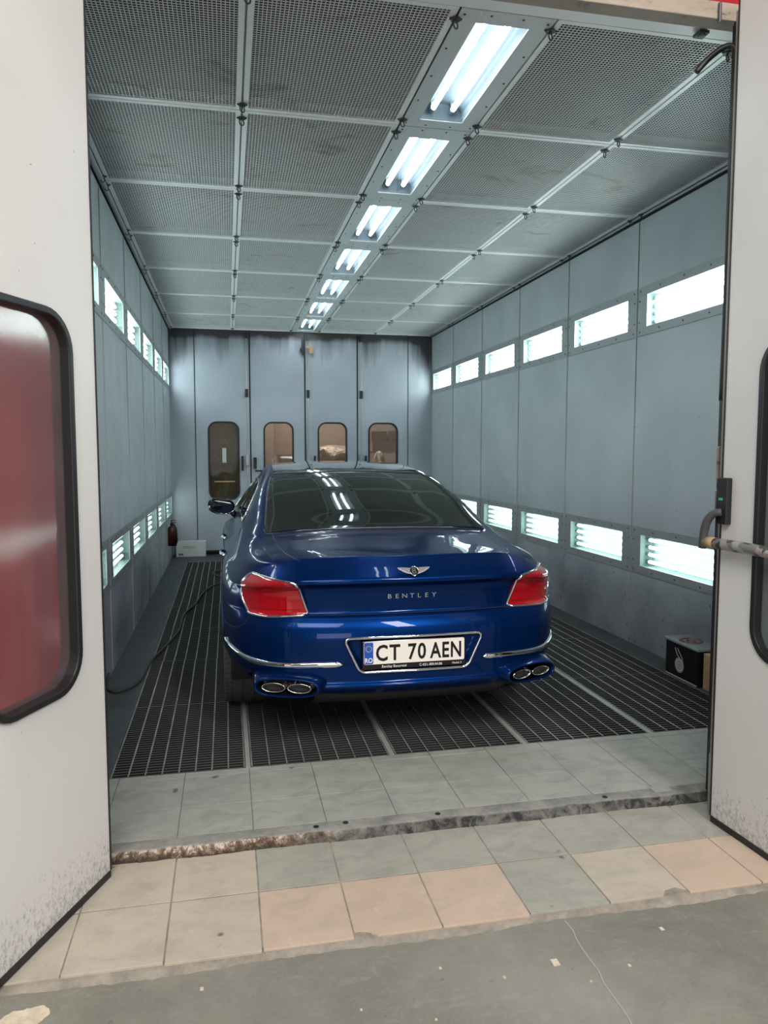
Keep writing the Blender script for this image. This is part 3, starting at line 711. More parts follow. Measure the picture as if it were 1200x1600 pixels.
# latch + lever + taped bar on the right leaf
mb = MB(); mb.box(-.004, .055, -.028, 0, 1.235, 1.425); la = mb.build('latch_body', M_rub, rf, bevel=.004)
mb = MB(); mb.box(.012, .034, -.030, -.028, 1.333, 1.343); mb.build('green_indicator', mat('green_plastic', (.05, .45, .25), .4), la)
M_lever = mat('grey_plastic_lever', (.055, .053, .056), .5)
mb = MB(); mb.tube(smooth_pts([(.035, -.032, 1.285), (.008, -.045, 1.278), (-.016, -.055, 1.25), (-.032, -.058, 1.20), (-.040, -.058, 1.13)], 5), [.014+.008*math.sin(math.pi*k/20) for k in range(21)], 12, ry=.016); mb.build('latch_lever', M_lever, rf, smooth=True)
M_tape = mat('patterned_tape', (.5, .45, .42), .5); P = objc(M_tape)
N_, L_, b_ = nodes(M_tape); vo = N_.new('ShaderNodeTexVoronoi'); vo.distance = 'CHEBYCHEV'; vo.inputs['Scale'].default_value = 34; L_.new(P, vo.inputs['Vector'])
sx_ = N_.new('ShaderNodeSeparateColor'); L_.new(vo.outputs['Color'], sx_.inputs[0])
cl = ramp(M_tape, sx_.outputs[0], [(.0, (.07, .065, .055)), (.28, (.07, .065, .055)), (.30, (.52, .48, .46)), (.62, (.60, .56, .54)), (.64, (.26, .24, .22)), (.85, (.5, .38, .36))])
M_tape.node_tree.nodes[cl.node.name].color_ramp.interpolation = 'CONSTANT'
setc(M_tape, mix(M_tape, ramp(M_tape, noise(M_tape, scaled(M_tape, P, (1, 1, 3)), 60, 3, .6), [(.6, 0.0), (.66, .6)]), cl, (.35, .06, .06)))
M_endt = mat('brown_paper_tape', (.33, .235, .13), .7)
mb = MB(); mb.tube([(-.015, -.052, 1.158), (.9, -.052, 1.158)], .0225, 14); mb.build('taped_pull_bar', M_tape, rf, smooth=True)
mb = MB(); mb.tube([(-.028, -.052, 1.158), (.030, -.052, 1.158)], .0232, 14); mb.build('bar_end_tape', M_endt, rf, smooth=True)
mb = MB(); [mb.cyl((x, -.026, 1.158), (0, 1, 0), .010, .05, 8) for x in (.10, .78)]; mb.build('bar_bracket', M_steel, rf)
# loose door seal hanging from the top corner
mb = MB(); pts = smooth_pts([(1.962, 2.93, 3.125), (1.995, 2.915, 3.165), (2.035, 2.895, 3.20), (2.065, 2.875, 3.212), (2.083, 2.855, 3.200), (2.088, 2.848, 3.16), (2.088, 2.846, 3.05), (2.086, 2.846, 2.7), (2.082, 2.846, 2.2), (2.078, 2.846, 1.75)], 6)
tag(mb.build('loose_door_seal', M_rub, smooth=True) if not mb.tube(pts, .0125, 10) else None, 'loose black rubber seal curling off the top of the right jamb', 'rubber seal')

# ------------------------------------------------------------------ small things in the booth
bx = thing('black_printed_box', 'black box with a white coiled reel printed on it, beside the right wall', 'box', (2.965, 4.205, .0), 0)
mb = MB(); mb.box(0, .165, 0, .36, .0, .238); mb.build('carton', M_black, bx, bevel=.003)
M_lid = mat('grey_clear_lid', (.22, .25, .26), .25)
mb = MB(); mb.box(-.012, .175, -.012, .372, .238, .256); ld = mb.build('lid', M_lid, bx, bevel=.004)
mb = MB(); mb.lathe([(.055, .002), (.058, .008), (.075, .008), (.078, .002)], 28, c=(.083, .2, .254)); mb.lathe([(.02, .002), (.022, .006), (.03, .006), (.032, .002)], 20, c=(.083, .2, .254)); mb.build('lid_ring', mat('lid_print_red', (.12, .05, .055), .4), ld)
M_pw = mat('white_print', (.5, .5, .48), .5)
mb = MB()
for r0, r1 in ((.045, .05), (.028, .042), (.012, .024), (.0045, .009)):
    lo = [(math.cos(2*math.pi*k/32), math.sin(2*math.pi*k/32)) for k in range(32)]
    for k in range(32):
        a, b2 = lo[k], lo[(k+1) % 32]
        mb.add([(-.0008, .20+a[0]*r0, .095+a[1]*r0), (-.0008, .20+b2[0]*r0, .095+b2[1]*r0), (-.0008, .20+b2[0]*r1, .095+b2[1]*r1), (-.0008, .20+a[0]*r1, .095+a[1]*r1)], [(0, 1, 2, 3)])
mb.tube([(-.0006, .158, .115), (-.0006, .170, .150), (-.0006, .205, .185), (-.0006, .226, .205)], .0018, 6)
mb.tube([(-.0006, .20, .145), (-.0006, .225, .160), (-.0006, .245, .19), (-.0006, .25, .205)], .0018, 6)
mb.box(-.0012, -.0004, .005, .355, .004, .012); mb.build('reel_print', M_pw, bx)
c2 = carton('cardboard_box', 'small brown cardboard box with upright arrows, in front of the black box', 3.045, 4.04, 0, .10, .27, .23, M_card, 0)
c2.location = (3.04, 4.05, 0)
mb = MB()
for y in (-.075, -.03):
    mb.box(-.0515, -.0503, y-.0025, y+.0025, .10, .175)
    mb.add([(-.0515, y-.012, .170), (-.0515, y+.012, .170), (-.0515, y, .195)], [(0, 1, 2)])
mb.box(-.0515, -.0503, -.09, -.015, .09, .094); mb.build('arrow_print', M_ink, c2)
wb = thing('white_carton_box', 'low white carton with small grey print against the back wall at left', 'box', (-.75, 11.17, 0), 0)
mb = MB(); mb.box(0, .42, 0, .14, 0, .225); mb.build('carton', M_wcard, wb, bevel=.003)
mb = MB(); mb.box(.03, .10, -.0012, -.0004, .02, .05)
for z, x1 in ((.145, .27), (.125, .30)):
    for k in range(int((x1-.1)/.013)): mb.box(.10+k*.013, .108+k*.013, -.0012, -.0004, z, z+.009)
mb.build('grey_print', M_ink, wb)
# fire extinguisher
fe = thing('fire_extinguisher', 'dark red fire extinguisher hanging on the left wall near the back', 'fire extinguisher', (-.735, 10.25, .27))
M_fer = mat('extinguisher_dark_red', (.07, .008, .008), .35)
mb = MB(); mb.lathe([(0, .03), (.05, .03), (.058, .012), (.058, .22), (.05, .255), (.028, .275), (.02, .28), (0, .28)], 24); mb.build('cylinder', M_fer, fe, smooth=True)
mb = MB(); mb.lathe([(.022, .275), (.024, .30), (.014, .32), (0, .32)], 16); mb.box(-.01, .05, -.008, .008, .315, .325); mb.box(-.01, .055, -.008, .008, .345, .355); mb.box(-.014, 0, -.009, .009, .31, .355); mb.build('valve', M_rub, fe)
mb = MB(); mb.tube([(.0, -.02, .31), (.03, -.05, .30), (.06, -.055, .24), (.066, -.04, .12), (.062, -.03, .05)], .009, 8); mb.build('hose', M_rub, fe, smooth=True)
mb = MB(); mb.box(-.073, -.055, -.02, .02, .05, .30); mb.build('wall_bracket', M_steel, fe)
# cable
cp = [(-.80, 5.15, .05), (-.775, 4.95, .012), (-.70, 4.88, .011), (-.60, 5.05, .011), (-.565, 5.55, .011), (-.50, 5.95, .011), (-.425, 6.5, .011), (-.42, 7.1, .011), (-.335, 7.6, .011), (-.29, 8.1, .011), (-.205, 8.55, .011), (-.10, 8.8, .011), (-.09, 9.15, .011), (-.19, 9.4, .011), (-.17, 9.65, .011), (-.02, 9.72, .011), (.15, 9.6, .011)]
mb = MB(); mb.tube(smooth_pts(cp), .010, 8); tag(mb.build('rubber_cable', M_cable, smooth=True), 'dark rubber cable snaking over the gratings left of the car', 'cable')
#CAR#
# ------------------------------------------------------------------ the car (local axes: rear bumper at y=0, nose towards +y)
CAR = thing('car', 'dark blue luxury saloon parked nose-in on the gratings, rear plate CT 70 AEN', 'car', (.907, 3.55, 0), 0)
M_paint = mat('blue_metallic_paint', (.001, .019, .10), .30, .6, Coat_Weight=.5, Coat_Roughness=.012, Coat_IOR=1.33, Specular_IOR_Level=.15, Specular_Tint=(.01, .06, .25, 1))
M_roofg = mat('black_roof_panel', (.006, .008, .009), .04, 0, Coat_Weight=1.0, Coat_Roughness=.01)
M_carglass = mat('dark_tinted_glass', (.008, .012, .010), .04, 0, Specular_IOR_Level=.32)
M_chrome = mat('chrome', (.80, .81, .82), .06, 1)
M_chrome2 = mat('satin_chrome', (.62, .62, .62), .2, 1)
M_lens = mat('red_lamp_lens', (.36, .002, .006), .05, 0, Coat_Weight=1.0, Coat_Roughness=.02)
M_lensd = mat('deep_red_lens_band', (.20, .0, .003), .08, 0, Coat_Weight=1.0, Coat_Roughness=.02)
M_gloss = mat('gloss_black_trim', (.006, .006, .007), .12)
M_matt = mat('matt_black_underbody', (.008, .008, .008), .7)
M_tyre = mat('tyre_rubber', (.065, .064, .062), .75)
M_rim = mat('dark_alloy', (.10, .10, .11), .3, .9)
M_plate = mat('plate_white', (.80, .76, .70), .4)
M_pblue = mat('plate_blue', (.01, .07, .42), .4)
M_pstar = mat('plate_star_yellow', (.75, .6, .05), .4)

def nspline(t, Y, q):
    """natural cubic spline; t (n), Y (n,k), q (m)"""
    t = np.asarray(t, float); Y = np.asarray(Y, float); Y = Y.reshape(len(t), -1); n = len(t); h = np.diff(t)
    A = np.zeros((n, n)); B = np.zeros((n, Y.shape[1])); A[0, 0] = A[-1, -1] = 1
    for i in range(1, n-1):
        A[i, i-1] = h[i-1]; A[i, i] = 2*(h[i-1]+h[i]); A[i, i+1] = h[i]
        B[i] = 6*((Y[i+1]-Y[i])/h[i]-(Y[i]-Y[i-1])/h[i-1])
    M = np.linalg.solve(A, B); q = np.asarray(q, float)
    i = np.clip(np.searchsorted(t, q)-1, 0, n-2); hh = h[i][:, None]; a = (t[i+1]-q)[:, None]; b = (q-t[i])[:, None]
    return M[i]*a**3/(6*hh)+M[i+1]*b**3/(6*hh)+(Y[i]/hh-M[i]*hh/6)*a+(Y[i+1]/hh-M[i+1]*hh/6)*b
def pchip(t, y, q):
    t = np.asarray(t, float); y = np.asarray(y, float); q = np.clip(np.asarray(q, float), t[0], t[-1]); h = np.diff(t); d = np.diff(y)/h
    m = np.zeros(len(t)); m[0] = d[0]; m[-1] = d[-1]
    for i in range(1, len(t)-1):
        if d[i-1]*d[i] > 0:
            w1 = 2*h[i]+h[i-1]; w2 = h[i]+2*h[i-1]; m[i] = (w1+w2)/(w1/d[i-1]+w2/d[i])
    i = np.clip(np.searchsorted(t, q)-1, 0, len(t)-2); s = (q-t[i])/h[i]
    return (1+2*s)*(1-s)**2*y[i]+s*(1-s)**2*h[i]*m[i]+s*s*(3-2*s)*y[i+1]+s*s*(s-1)*h[i]*m[i+1]
PLAN = np.array([(0,0),(.25,.006),(.45,.026),(.60,.062),(.72,.118),(.808,.205),(.878,.33),(.922,.50),(.946,.75),(.956,1.05),(.952,1.5),(.945,2.0),(.943,2.6),(.945,3.2),(.952,3.8),(.956,4.24),(.94,4.68),(.88,4.98),(.72,5.17),(.45,5.27),(0,5.31)], float)
sP = np.concatenate([[0], np.cumsum(np.hypot(*np.diff(PLAN, axis=0).T))])
ext_t = np.concatenate([-sP[3:0:-1], sP, 2*sP[-1]-sP[-2:-5:-1]])
ext_P = np.concatenate([PLAN[3:0:-1]*[-1, 1], PLAN, PLAN[-2:-5:-1]*[-1, 1]])
idx = np.arange(21.)
def a2s(a): return pchip(idx, sP, a)
def plan(a):
    s = a2s(a); P_ = nspline(ext_t, ext_P, s); e = 1e-3
    T = nspline(ext_t, ext_P, s+e)-nspline(ext_t, ext_P, s-e); T /= np.linalg.norm(T, axis=1)[:, None]
    return P_, np.stack([T[:, 1], -T[:, 0]], 1)          # outward normal
ZTOP = [1.000, 1.000, .998, .990, .972, .950, .935, .928, .928, .922, .905, .893, .885, .880, .872, .862, .83, .785, .75, .735, .73]
def ztop(a): return pchip(idx, ZTOP, a)
PZ = [.20, .26, .31, .345, .372, .392, .45, .52, .60, .655, .700, .7165, .719, .735, .80, .855, .873, .884, .895, .93, .97, 1.0]
PD = [.30, .16, .06, .016, .000, .012, .012, .005, .003, .013, .036, .052, .066, .074, .070, .052, .034, .020, .020, .052, .105, .150]
SZ = [.20, .26, .31, .36, .42, .50, .60, .70, .80, .85, .89, .93, 1.0]
SD = [.075, .040, .020, .010, .004, .001, .0, .0, .004, .012, .026, .052, .10]
FZ = [.20, .26, .31, .36, .5, .6, .7, .8, .9, 1.0]
FD = [.12, .06, .03, .01, .0, .0, .01, .05, .11, .2]
bl = [1, 1, 1, 1, .97, .62, .25, .06, 0]+[0]*12
fb = [0]*16+[.1, .5, .9, 1, 1]
REC = [(-.355, .612), (.355, .612), (.275, .438), (-.275, .438)]   # number plate recess
def rec_sdf(x, z):
    P4 = REC; d = -1e9*np.ones_like(x)
    for i in range(4):
        (ax, az), (bx_, bz) = P4[i], P4[(i+1) % 4]; L = math.hypot(bx_-ax, bz-az); nx, nz = -(bz-az)/L, (bx_-ax)/L
        d = np.logaddexp(d*90, ((x-ax)*nx+(z-az)*nz)*90)/90
    return d
def S1(a, h):
    """a: column parameter 0..20, h: nominal height .20..1.0 -> xyz (half car, x>=0)"""
    a = np.atleast_1d(np.asarray(a, float)); h = np.broadcast_to(np.asarray(h, float), a.shape)
    P_, Nn = plan(a); B = pchip(idx, bl, a); F = pchip(idx, fb, a); S_ = 1-B-F
    dr = pchip(PZ, PD, h); ds = pchip(SZ, SD, h); df = pchip(FZ, FD, h)
    z = np.where(h > .72, .72+(h-.72)*(ztop(a)-.72)/.28, h)
    # nose/tail bottom edge tucks up
    dn = B*dr*np.clip(-Nn[:, 1]*1.0+.0, 0, 1)**.0 + S_*ds + F*df
    tk = pchip([0, 3.2, 4.6, 7.6, 9.0, 20], [0, 0, 1, 1, 0, 0], a)*pchip([.2, .30, .33, .36, .39, .42, .46, 1], [.20, .13, .095, .060, .030, .011, 0, 0], h); dn = dn+tk
    x = P_[:, 0]-Nn[:, 0]*dn; y = P_[:, 1]-Nn[:, 1]*dn
    if True:
        d = rec_sdf(x, z); k = np.clip(-d/.012, 0, 1); k = k*k*(3-2*k); y = y+np.where(a < 4, k*.030, 0)
        q_ = ((x-.64)/.160)**2+((z-.376)/.044)**2; y = y+np.where(a < 6, np.clip((1.25-q_)/.4, 0, 1)*.13, 0)
    return np.stack([x, y, z], 1)
# top surface: stations; columns 0..5 given, column 6 = top edge of the side
ST = [  # (edge a, [(x,y,z) * 6])
 (6.0, [(0,.36,1.016),(.25,.355,1.016),(.42,.35,1.014),(.575,.345,1.008),(.68,.34,.988),(.79,.335,.958)]),
 (7.0, [(0,.55,1.030),(.25,.548,1.030),(.43,.54,1.027),(.61,.535,1.016),(.70,.53,.994),(.81,.515,.958)]),
 (8.0, [(0,.80,1.045),(.25,.795,1.044),(.45,.79,1.040),(.645,.775,1.026),(.735,.77,1.000),(.84,.76,.962)]),
 (8.55, [(0,.940,1.053),(.26,.935,1.052),(.47,.92,1.048),(.665,.89,1.034),(.755,.89,1.008),(.850,.89,.964)]),
 (8.75, [(0,.985,1.066),(.26,.98,1.065),(.47,.965,1.061),(.672,.94,1.047),(.762,.94,1.018),(.850,.94,.967)]),
 (9.3, [(0,1.17,1.145),(.26,1.168,1.142),(.47,1.16,1.132),(.672,1.15,1.110),(.765,1.15,1.060),(.842,1.15,.985)]),
 (9.8, [(0,1.42,1.235),(.26,1.418,1.231),(.46,1.41,1.220),(.652,1.40,1.200),(.745,1.40,1.140),(.825,1.40,1.02)]),
 (10.4,[(0,1.70,1.320),(.25,1.698,1.317),(.45,1.695,1.307),(.628,1.69,1.288),(.712,1.69,1.225),(.81,1.70,1.055)]),
 (10.8,[(0,1.95,1.378),(.24,1.948,1.375),(.44,1.945,1.365),(.602,1.94,1.346),(.682,1.94,1.275),(.805,1.95,1.065)]),
 (11.3,[(0,2.25,1.420),(.24,2.25,1.418),(.43,2.25,1.409),(.585,2.25,1.390),(.662,2.25,1.305),(.805,2.25,1.068)]),
 (12.2,[(0,2.80,1.449),(.24,2.80,1.447),(.42,2.80,1.437),(.570,2.80,1.414),(.650,2.80,1.320),(.81,2.80,1.068)]),
 (13.0,[(0,3.25,1.432),(.24,3.25,1.429),(.42,3.25,1.416),(.565,3.25,1.390),(.645,3.25,1.300),(.81,3.25,1.060)]),
 (13.5,[(0,3.60,1.345),(.24,3.60,1.342),(.42,3.60,1.332),(.585,3.60,1.300),(.675,3.58,1.225),(.82,3.55,1.035)]),
 (14.0,[(0,3.95,1.195),(.25,3.95,1.19),(.46,3.94,1.175),(.64,3.92,1.140),(.735,3.90,1.085),(.84,3.85,.985)]),
 (14.6,[(0,4.32,1.005),(.26,4.30,1.005),(.48,4.26,1.000),(.68,4.20,.99),(.78,4.15,.975),(.87,4.1,.935)]),
 (15.4,[(0,4.60,.955),(.26,4.59,.955),(.48,4.57,.95),(.68,4.53,.94),(.78,4.50,.93),(.87,4.45,.90)]),
 (16.4,[(0,4.95,.885),(.25,4.94,.885),(.45,4.92,.88),(.62,4.88,.875),(.72,4.85,.865),(.82,4.80,.845)])]
uc = np.array([0, .19, .34, .50, .62, .80, 1.0])
def edgeP(a): return S1(a, 1.0)
ra0 = np.array([0, 1.1, 1.95, 2.9, 3.6, 4.3, 5.0])       # row 0: along the rear lip
raN = np.array([20, 19.4, 18.9, 18.4, 18.0, 17.5, 17.0])
rowsT = [edgeP(ra0)] + [np.vstack([np.array(r), edgeP([a])]) for a, r in ST] + [edgeP(raN)]
CT = np.array(rowsT)                                      # (nv, 7, 3)
av = np.array([5.0]+[a for a, _ in ST]+[17.0])
vv = np.concatenate([[0], np.cumsum([max(.04, np.linalg.norm(CT[i+1, 2]-CT[i, 2])) for i in range(len(CT)-1)])]); vv /= vv[-1]
full_u = np.concatenate([-uc[:0:-1], uc])
def T(u, v):
    """tensor spline evaluated on vectors u (abs<=1) and v"""
    u = np.atleast_1d(np.asarray(u, float)); v = np.atleast_1d(np.asarray(v, float))
    A = nspline(vv, CT.reshape(len(vv), -1), v).reshape(len(v), 7, 3)
    sg = np.sign(u)+(u == 0); w_ = np.abs(u); out = np.zeros((len(v), 3))
    for k in range(3):
        s = -1 if k == 0 else 1
        F_ = np.concatenate([A[:, :0:-1, k]*s, A[:, :, k]], 1).T       # 13 x n
        # same spline matrix for all: evaluate diag
        out[:, k] = _diag(full_u, F_, w_)
    # match borders exactly
    ae = pchip(vv, av, v); E = edgeP(ae)
    Tb = np.stack([_diag(full_u, np.concatenate([A[:, :0:-1, k]*(-1 if k == 0 else 1), A[:, :, k]], 1).T, np.ones(len(v))) for k in range(3)], 1)
    wq = np.clip((w_-.80)/.20, 0, 1)[:, None]**2
    out += (E-Tb)*wq
    for vb, vn, ra in ((0, vv[1], ra0), (1, vv[-2], raN)):
        m = np.abs(v-vb) < abs(vn-vb)
        if m.any():
            t_ = np.abs(v[m]-vb)/abs(vn-vb); aa = pchip(uc, ra, w_[m]); E0 = edgeP(aa)
            A0 = CT[0 if vb == 0 else -1]; F0 = np.stack([nspline(full_u, np.concatenate([A0[:0:-1, k]*(-1 if k == 0 else 1), A0[:, k]]), w_[m])[:, 0] for k in range(3)], 1)
            out[m] += (E0-F0)*((1-t_)**2)[:, None]*(1-wq[m])
    out[:, 0] *= sg
    return out
_cache = {}
def _diag(t, F_, q):
    """natural spline with knots t, data columns F_[:,j], evaluated at q[j]"""
    n = len(t); h = np.diff(t)
    if n not in _cache:
        A = np.zeros((n, n)); A[0, 0] = A[-1, -1] = 1
        for i in range(1, n-1): A[i, i-1] = h[i-1]; A[i, i] = 2*(h[i-1]+h[i]); A[i, i+1] = h[i]
        _cache[n] = np.linalg.inv(A)
    B = np.zeros_like(F_); B[1:-1] = 6*((F_[2:]-F_[1:-1])/h[1:, None]-(F_[1:-1]-F_[:-2])/h[:-1, None])
    M = _cache[n] @ B; i = np.clip(np.searchsorted(t, q)-1, 0, n-2); j = np.arange(F_.shape[1]); hh = h[i]; a = t[i+1]-q; b = q-t[i]
    return M[i, j]*a**3/(6*hh)+M[i+1, j]*b**3/(6*hh)+(F_[i, j]/hh-M[i, j]*hh/6)*a+(F_[i+1, j]/hh-M[i+1, j]*hh/6)*b
def Tn(u, v):
    e = 1e-3; u = np.atleast_1d(np.asarray(u, float)); v = np.atleast_1d(np.asarray(v, float)); p = T(u, v)
    du = T(np.clip(u+e, -1, 1), v)-T(np.clip(u-e, -1, 1), v); dv = T(u, np.clip(v+e, 0, 1))-T(u, np.clip(v-e, 0, 1))
    n = np.cross(du, dv); n /= np.linalg.norm(n, axis=1)[:, None]; return p, np.where(n[:, 2:3] < 0, -n, n)
def Sn(a, h, side=1):
    """point + outward normal; a may be negative across the centre line"""
    a = np.atleast_1d(np.asarray(a, float)); h = np.broadcast_to(np.asarray(h, float), a.shape)*1.0
    def f(a_, h_):
        q = S1(np.abs(a_), np.clip(h_, .2, 1.0)); q[:, 0] *= np.where(a_ < 0, -1, 1); return q
    e = 4e-3; p = f(a, h); n = np.cross(f(a+e, h)-f(a-e, h), f(a, h+e)-f(a, h-e)); n /= np.linalg.norm(n, axis=1)[:, None]
    c = p-np.array([0, 2.6, .6]); s = np.sign(np.sum(n*c*[1, 1, 0], 1)); n *= np.where(s == 0, 1, s)[:, None]
    if side < 0: p[:, 0] *= -1; n[:, 0] *= -1
    return p, n

# body mesh ----------------------------------------------------------
def dense(kn, steps):
    out = []
    for (a, b, n) in steps: out += list(np.linspace(a, b, n, endpoint=False))
    return np.array(out+[steps[-1][1]])
ug = dense(None, [(0, 1, 84)])
vg = np.unique(np.concatenate([dense(None, [(0, vv[4], 80), (vv[4], vv[9], 70), (vv[9], 1, 110)])]))
UU, VV = np.meshgrid(ug, vg); TT = T(UU.ravel(), VV.ravel()).reshape(len(vg), len(ug), 3)
a_cols = np.concatenate([pchip(uc, ra0, ug), pchip(vv, av, vg)[1:], pchip(uc, raN, ug[::-1])[1:]])
hk = dense(None, [(.20, .34, 14), (.34, .40, 16), (.40, .70, 56), (.70, .74, 16), (.74, .86, 20), (.86, .90, 14), (.90, 1.0, 26)])
AA, HH = np.meshgrid(a_cols, hk); SS = S1(AA.ravel(), HH.ravel()).reshape(len(hk), len(a_cols), 3)
AX_R, AX_F, WR_ = 1.06, 4.235, .385
def build_body():
    import bmesh
    mb = MB()
    for s in (1, -1):
        fac = np.array([s, 1, 1])
        mb.grid((TT*fac).tolist()); mb.grid((SS*fac).tolist())
    me = bpy.data.meshes.new('body_shell'); me.from_pydata(mb.v, [], mb.f); me.materials.append(M_paint)
    b = bmesh.new(); b.from_mesh(me); bmesh.ops.remove_doubles(b, verts=b.verts, dist=2e-4)
    dl = []
    for f in b.faces:
        c = f.calc_center_median()
        if abs(c.x) > .6 and c.z < .80 and any((c.y-q)**2+(c.z-.365)**2 < WR_**2 for q in (AX_R, AX_F)): dl.append(f)
    bmesh.ops.delete(b, geom=dl, context='FACES')
    for vtx in b.verts:
        if vtx.is_boundary and abs(vtx.co.x) > .6:
            for q in (AX_R, AX_F):
                dy, dz = vtx.co.y-q, vtx.co.z-.365; r_ = math.hypot(dy, dz)
                if abs(r_-WR_) < .035: vtx.co.y = q+dy/r_*WR_; vtx.co.z = .365+dz/r_*WR_
    # soften the haunch corners beside the boot lid
    b.verts.ensure_lookup_table(); b.verts.index_update()
    co = np.array([v_.co[:] for v_ in b.verts]); ed = np.array([(e.verts[0].index, e.verts[1].index) for e in b.edges])
    ax_ = np.abs(co[:, 0]); z_ = co[:, 2]; y_ = co[:, 1]
    wg = np.clip((ax_-.57)/.09, 0, 1)*np.clip((z_-.865)/.05, 0, 1)*np.clip((3.4-y_)/.4, 0, 1)*np.where(y_ > .75, np.clip((1.03-z_)/.04, 0, 1), 1)
    wg *= np.array([0.0 if v_.is_boundary else 1.0 for v_ in b.verts]); deg = np.bincount(ed.ravel(), minlength=len(co))[:, None]
    for it in range(520):
        acc = np.zeros_like(co)
        for k in range(3): acc[:, k] = np.bincount(ed[:, 0], co[ed[:, 1], k], len(co))+np.bincount(ed[:, 1], co[ed[:, 0], k], len(co))
        co += (acc/np.maximum(deg, 1)-co)*(wg*.6)[:, None]
    for v_, c_ in zip(b.verts, co): v_.co = c_
    bmesh.ops.recalc_face_normals(b, faces=b.faces); b.to_mesh(me); b.free()
    me.polygons.foreach_set('use_smooth', [True]*len(me.polygons))
    o = bpy.data.objects.new('body_shell', me); C.objects.link(o); o.parent = CAR
    return o
body = build_body()
# underbody, wheel wells
mb = MB(); mb.box(-.62, .62, .7, 5.0, .20, .27); mb.build('underbody', M_matt, CAR)
for q in (AX_R, AX_F):
    for s in (-1, 1):
        mb = MB(); mb.grid([[(s*xx_, q+r_*math.cos(math.radians(-20+220*k/30)), .365+r_*math.sin(math.radians(-20+220*k/30))) for k in range(31)] for xx_, r_ in ((.90, .386), (.60, .395), (.58, .002))]); mb.build('wheel_well', M_matt, CAR, smooth=False)

def strip_on(fn, path, r, name, m, parent, off=0.0, ry=None, closed=False, n=8):
    """tube following a surface; path of surface params"""
    path = np.array(path, float); p, nn = fn(path[:, 0], path[:, 1]); q = p+nn*off
    mb = MB(); mb.tube([tuple(k) for k in q], r, n, closed=closed, ry=ry); return mb.build(name, m, parent, smooth=True)
def dens(P_, n=14): return smooth_pts([tuple(p) for p in P_], n)
def lin(P_, n=14):
    out = []
    for i in range(len(P_)-1):
        for k in range(n): out.append(tuple(P_[i][c]+(P_[i+1][c]-P_[i][c])*k/n for c in range(2)))
    return out+[tuple(P_[-1])]
def mir(path): return [(-a, h) for a, h in path]
def ribbon(fn, path, w_, name, m, parent, off=.002, t=.004, axis=1):
    """flat moulding along a path, width w_ in the h direction (list or number), slightly domed"""
    path = np.array(path, float); ws = np.broadcast_to(np.asarray(w_, float), (len(path),)); G = []
    for k, o in ((-.5, -.004), (-.5, off), (-.3, off+t*.8), (0, off+t), (.3, off+t*.8), (.5, off), (.5, -.004)):
        p, nn = fn(path[:, 0], path[:, 1]+ws*k); G.append((p+nn*o).tolist())
    mb = MB(); mb.grid(G); return mb.build(name, m, parent, smooth=True)
def lens(fn, poly, name, m, parent, off=.003, inset=0, rows=26, cols=26, dome=.0):
    """patch over a convex polygon in surface params (a, h), built as scan rows, with a skirt"""
    P_ = np.array(poly, float); c = P_.mean(0); P_ = c+(P_-c)*(1-inset)
    h0, h1 = P_[:, 1].min(), P_[:, 1].max(); G = []; n = len(P_)
    for i in range(rows+1):
        t = .5-.5*math.cos(math.pi*i/rows); h = h0+(h1-h0)*(.0008+.9984*t); xs_ = []
        for j in range(n):
            (a0, b0), (a1, b1) = P_[j], P_[(j+1) % n]
            if (b0-h)*(b1-h) <= 0 and b0 != b1: xs_.append(a0+(a1-a0)*(h-b0)/(b1-b0))
        l, r_ = min(xs_), max(xs_); aa = np.linspace(l, r_, cols+1); p, nn = fn(aa, np.full(cols+1, h))
        e = np.sin(np.pi*np.linspace(0, 1, cols+1))**.5*math.sin(math.pi*min(1, max(0, t)))**.5
        G.append((p+nn*(off+dome*e)[:, None]))
    G = np.array(G); mb = MB(); mb.grid(G.tolist())
    B = list(G[0])+[g[-1] for g in G[1:-1]]+list(G[-1][::-1])+[g[0] for g in G[-2:0:-1]]
    pb = [k for k in B]; K = len(pb); mid = G.reshape(-1, 3).mean(0); inn = np.array([0, 2.6, .7])
    pb2 = [k+(inn-k)/np.linalg.norm(inn-k)*.012 for k in pb]
    mb.add(pb+pb2, [(i, (i+1) % K, K+(i+1) % K, K+i) for i in range(K)])
    o = mb.build(name, m, parent, smooth=True); o.data.set_sharp_from_angle(angle=.9); return o
def roundpoly(P_, r_, n=6):
    """round the corners of a polygon (in params scaled so that both axes are similar)"""
    out = []; K = len(P_)
    for i in range(K):
        p = np.array(P_[i], float); a = np.array(P_[i-1], float)-p; b = np.array(P_[(i+1) % K], float)-p
        la, lb = np.linalg.norm(a), np.linalg.norm(b); rr_ = min(r_, la*.45, lb*.45); p0 = p+a/la*rr_; p1 = p+b/lb*rr_
        for k in range(n+1):
            t = k/n; out.append(tuple((1-t)**2*p0+2*t*(1-t)*p+t*t*p1))
    return out
def sc_round(P_, sx, r_): return [(a/sx, h) for a, h in roundpoly([(a*sx, h) for a, h in P_], r_, 9)]

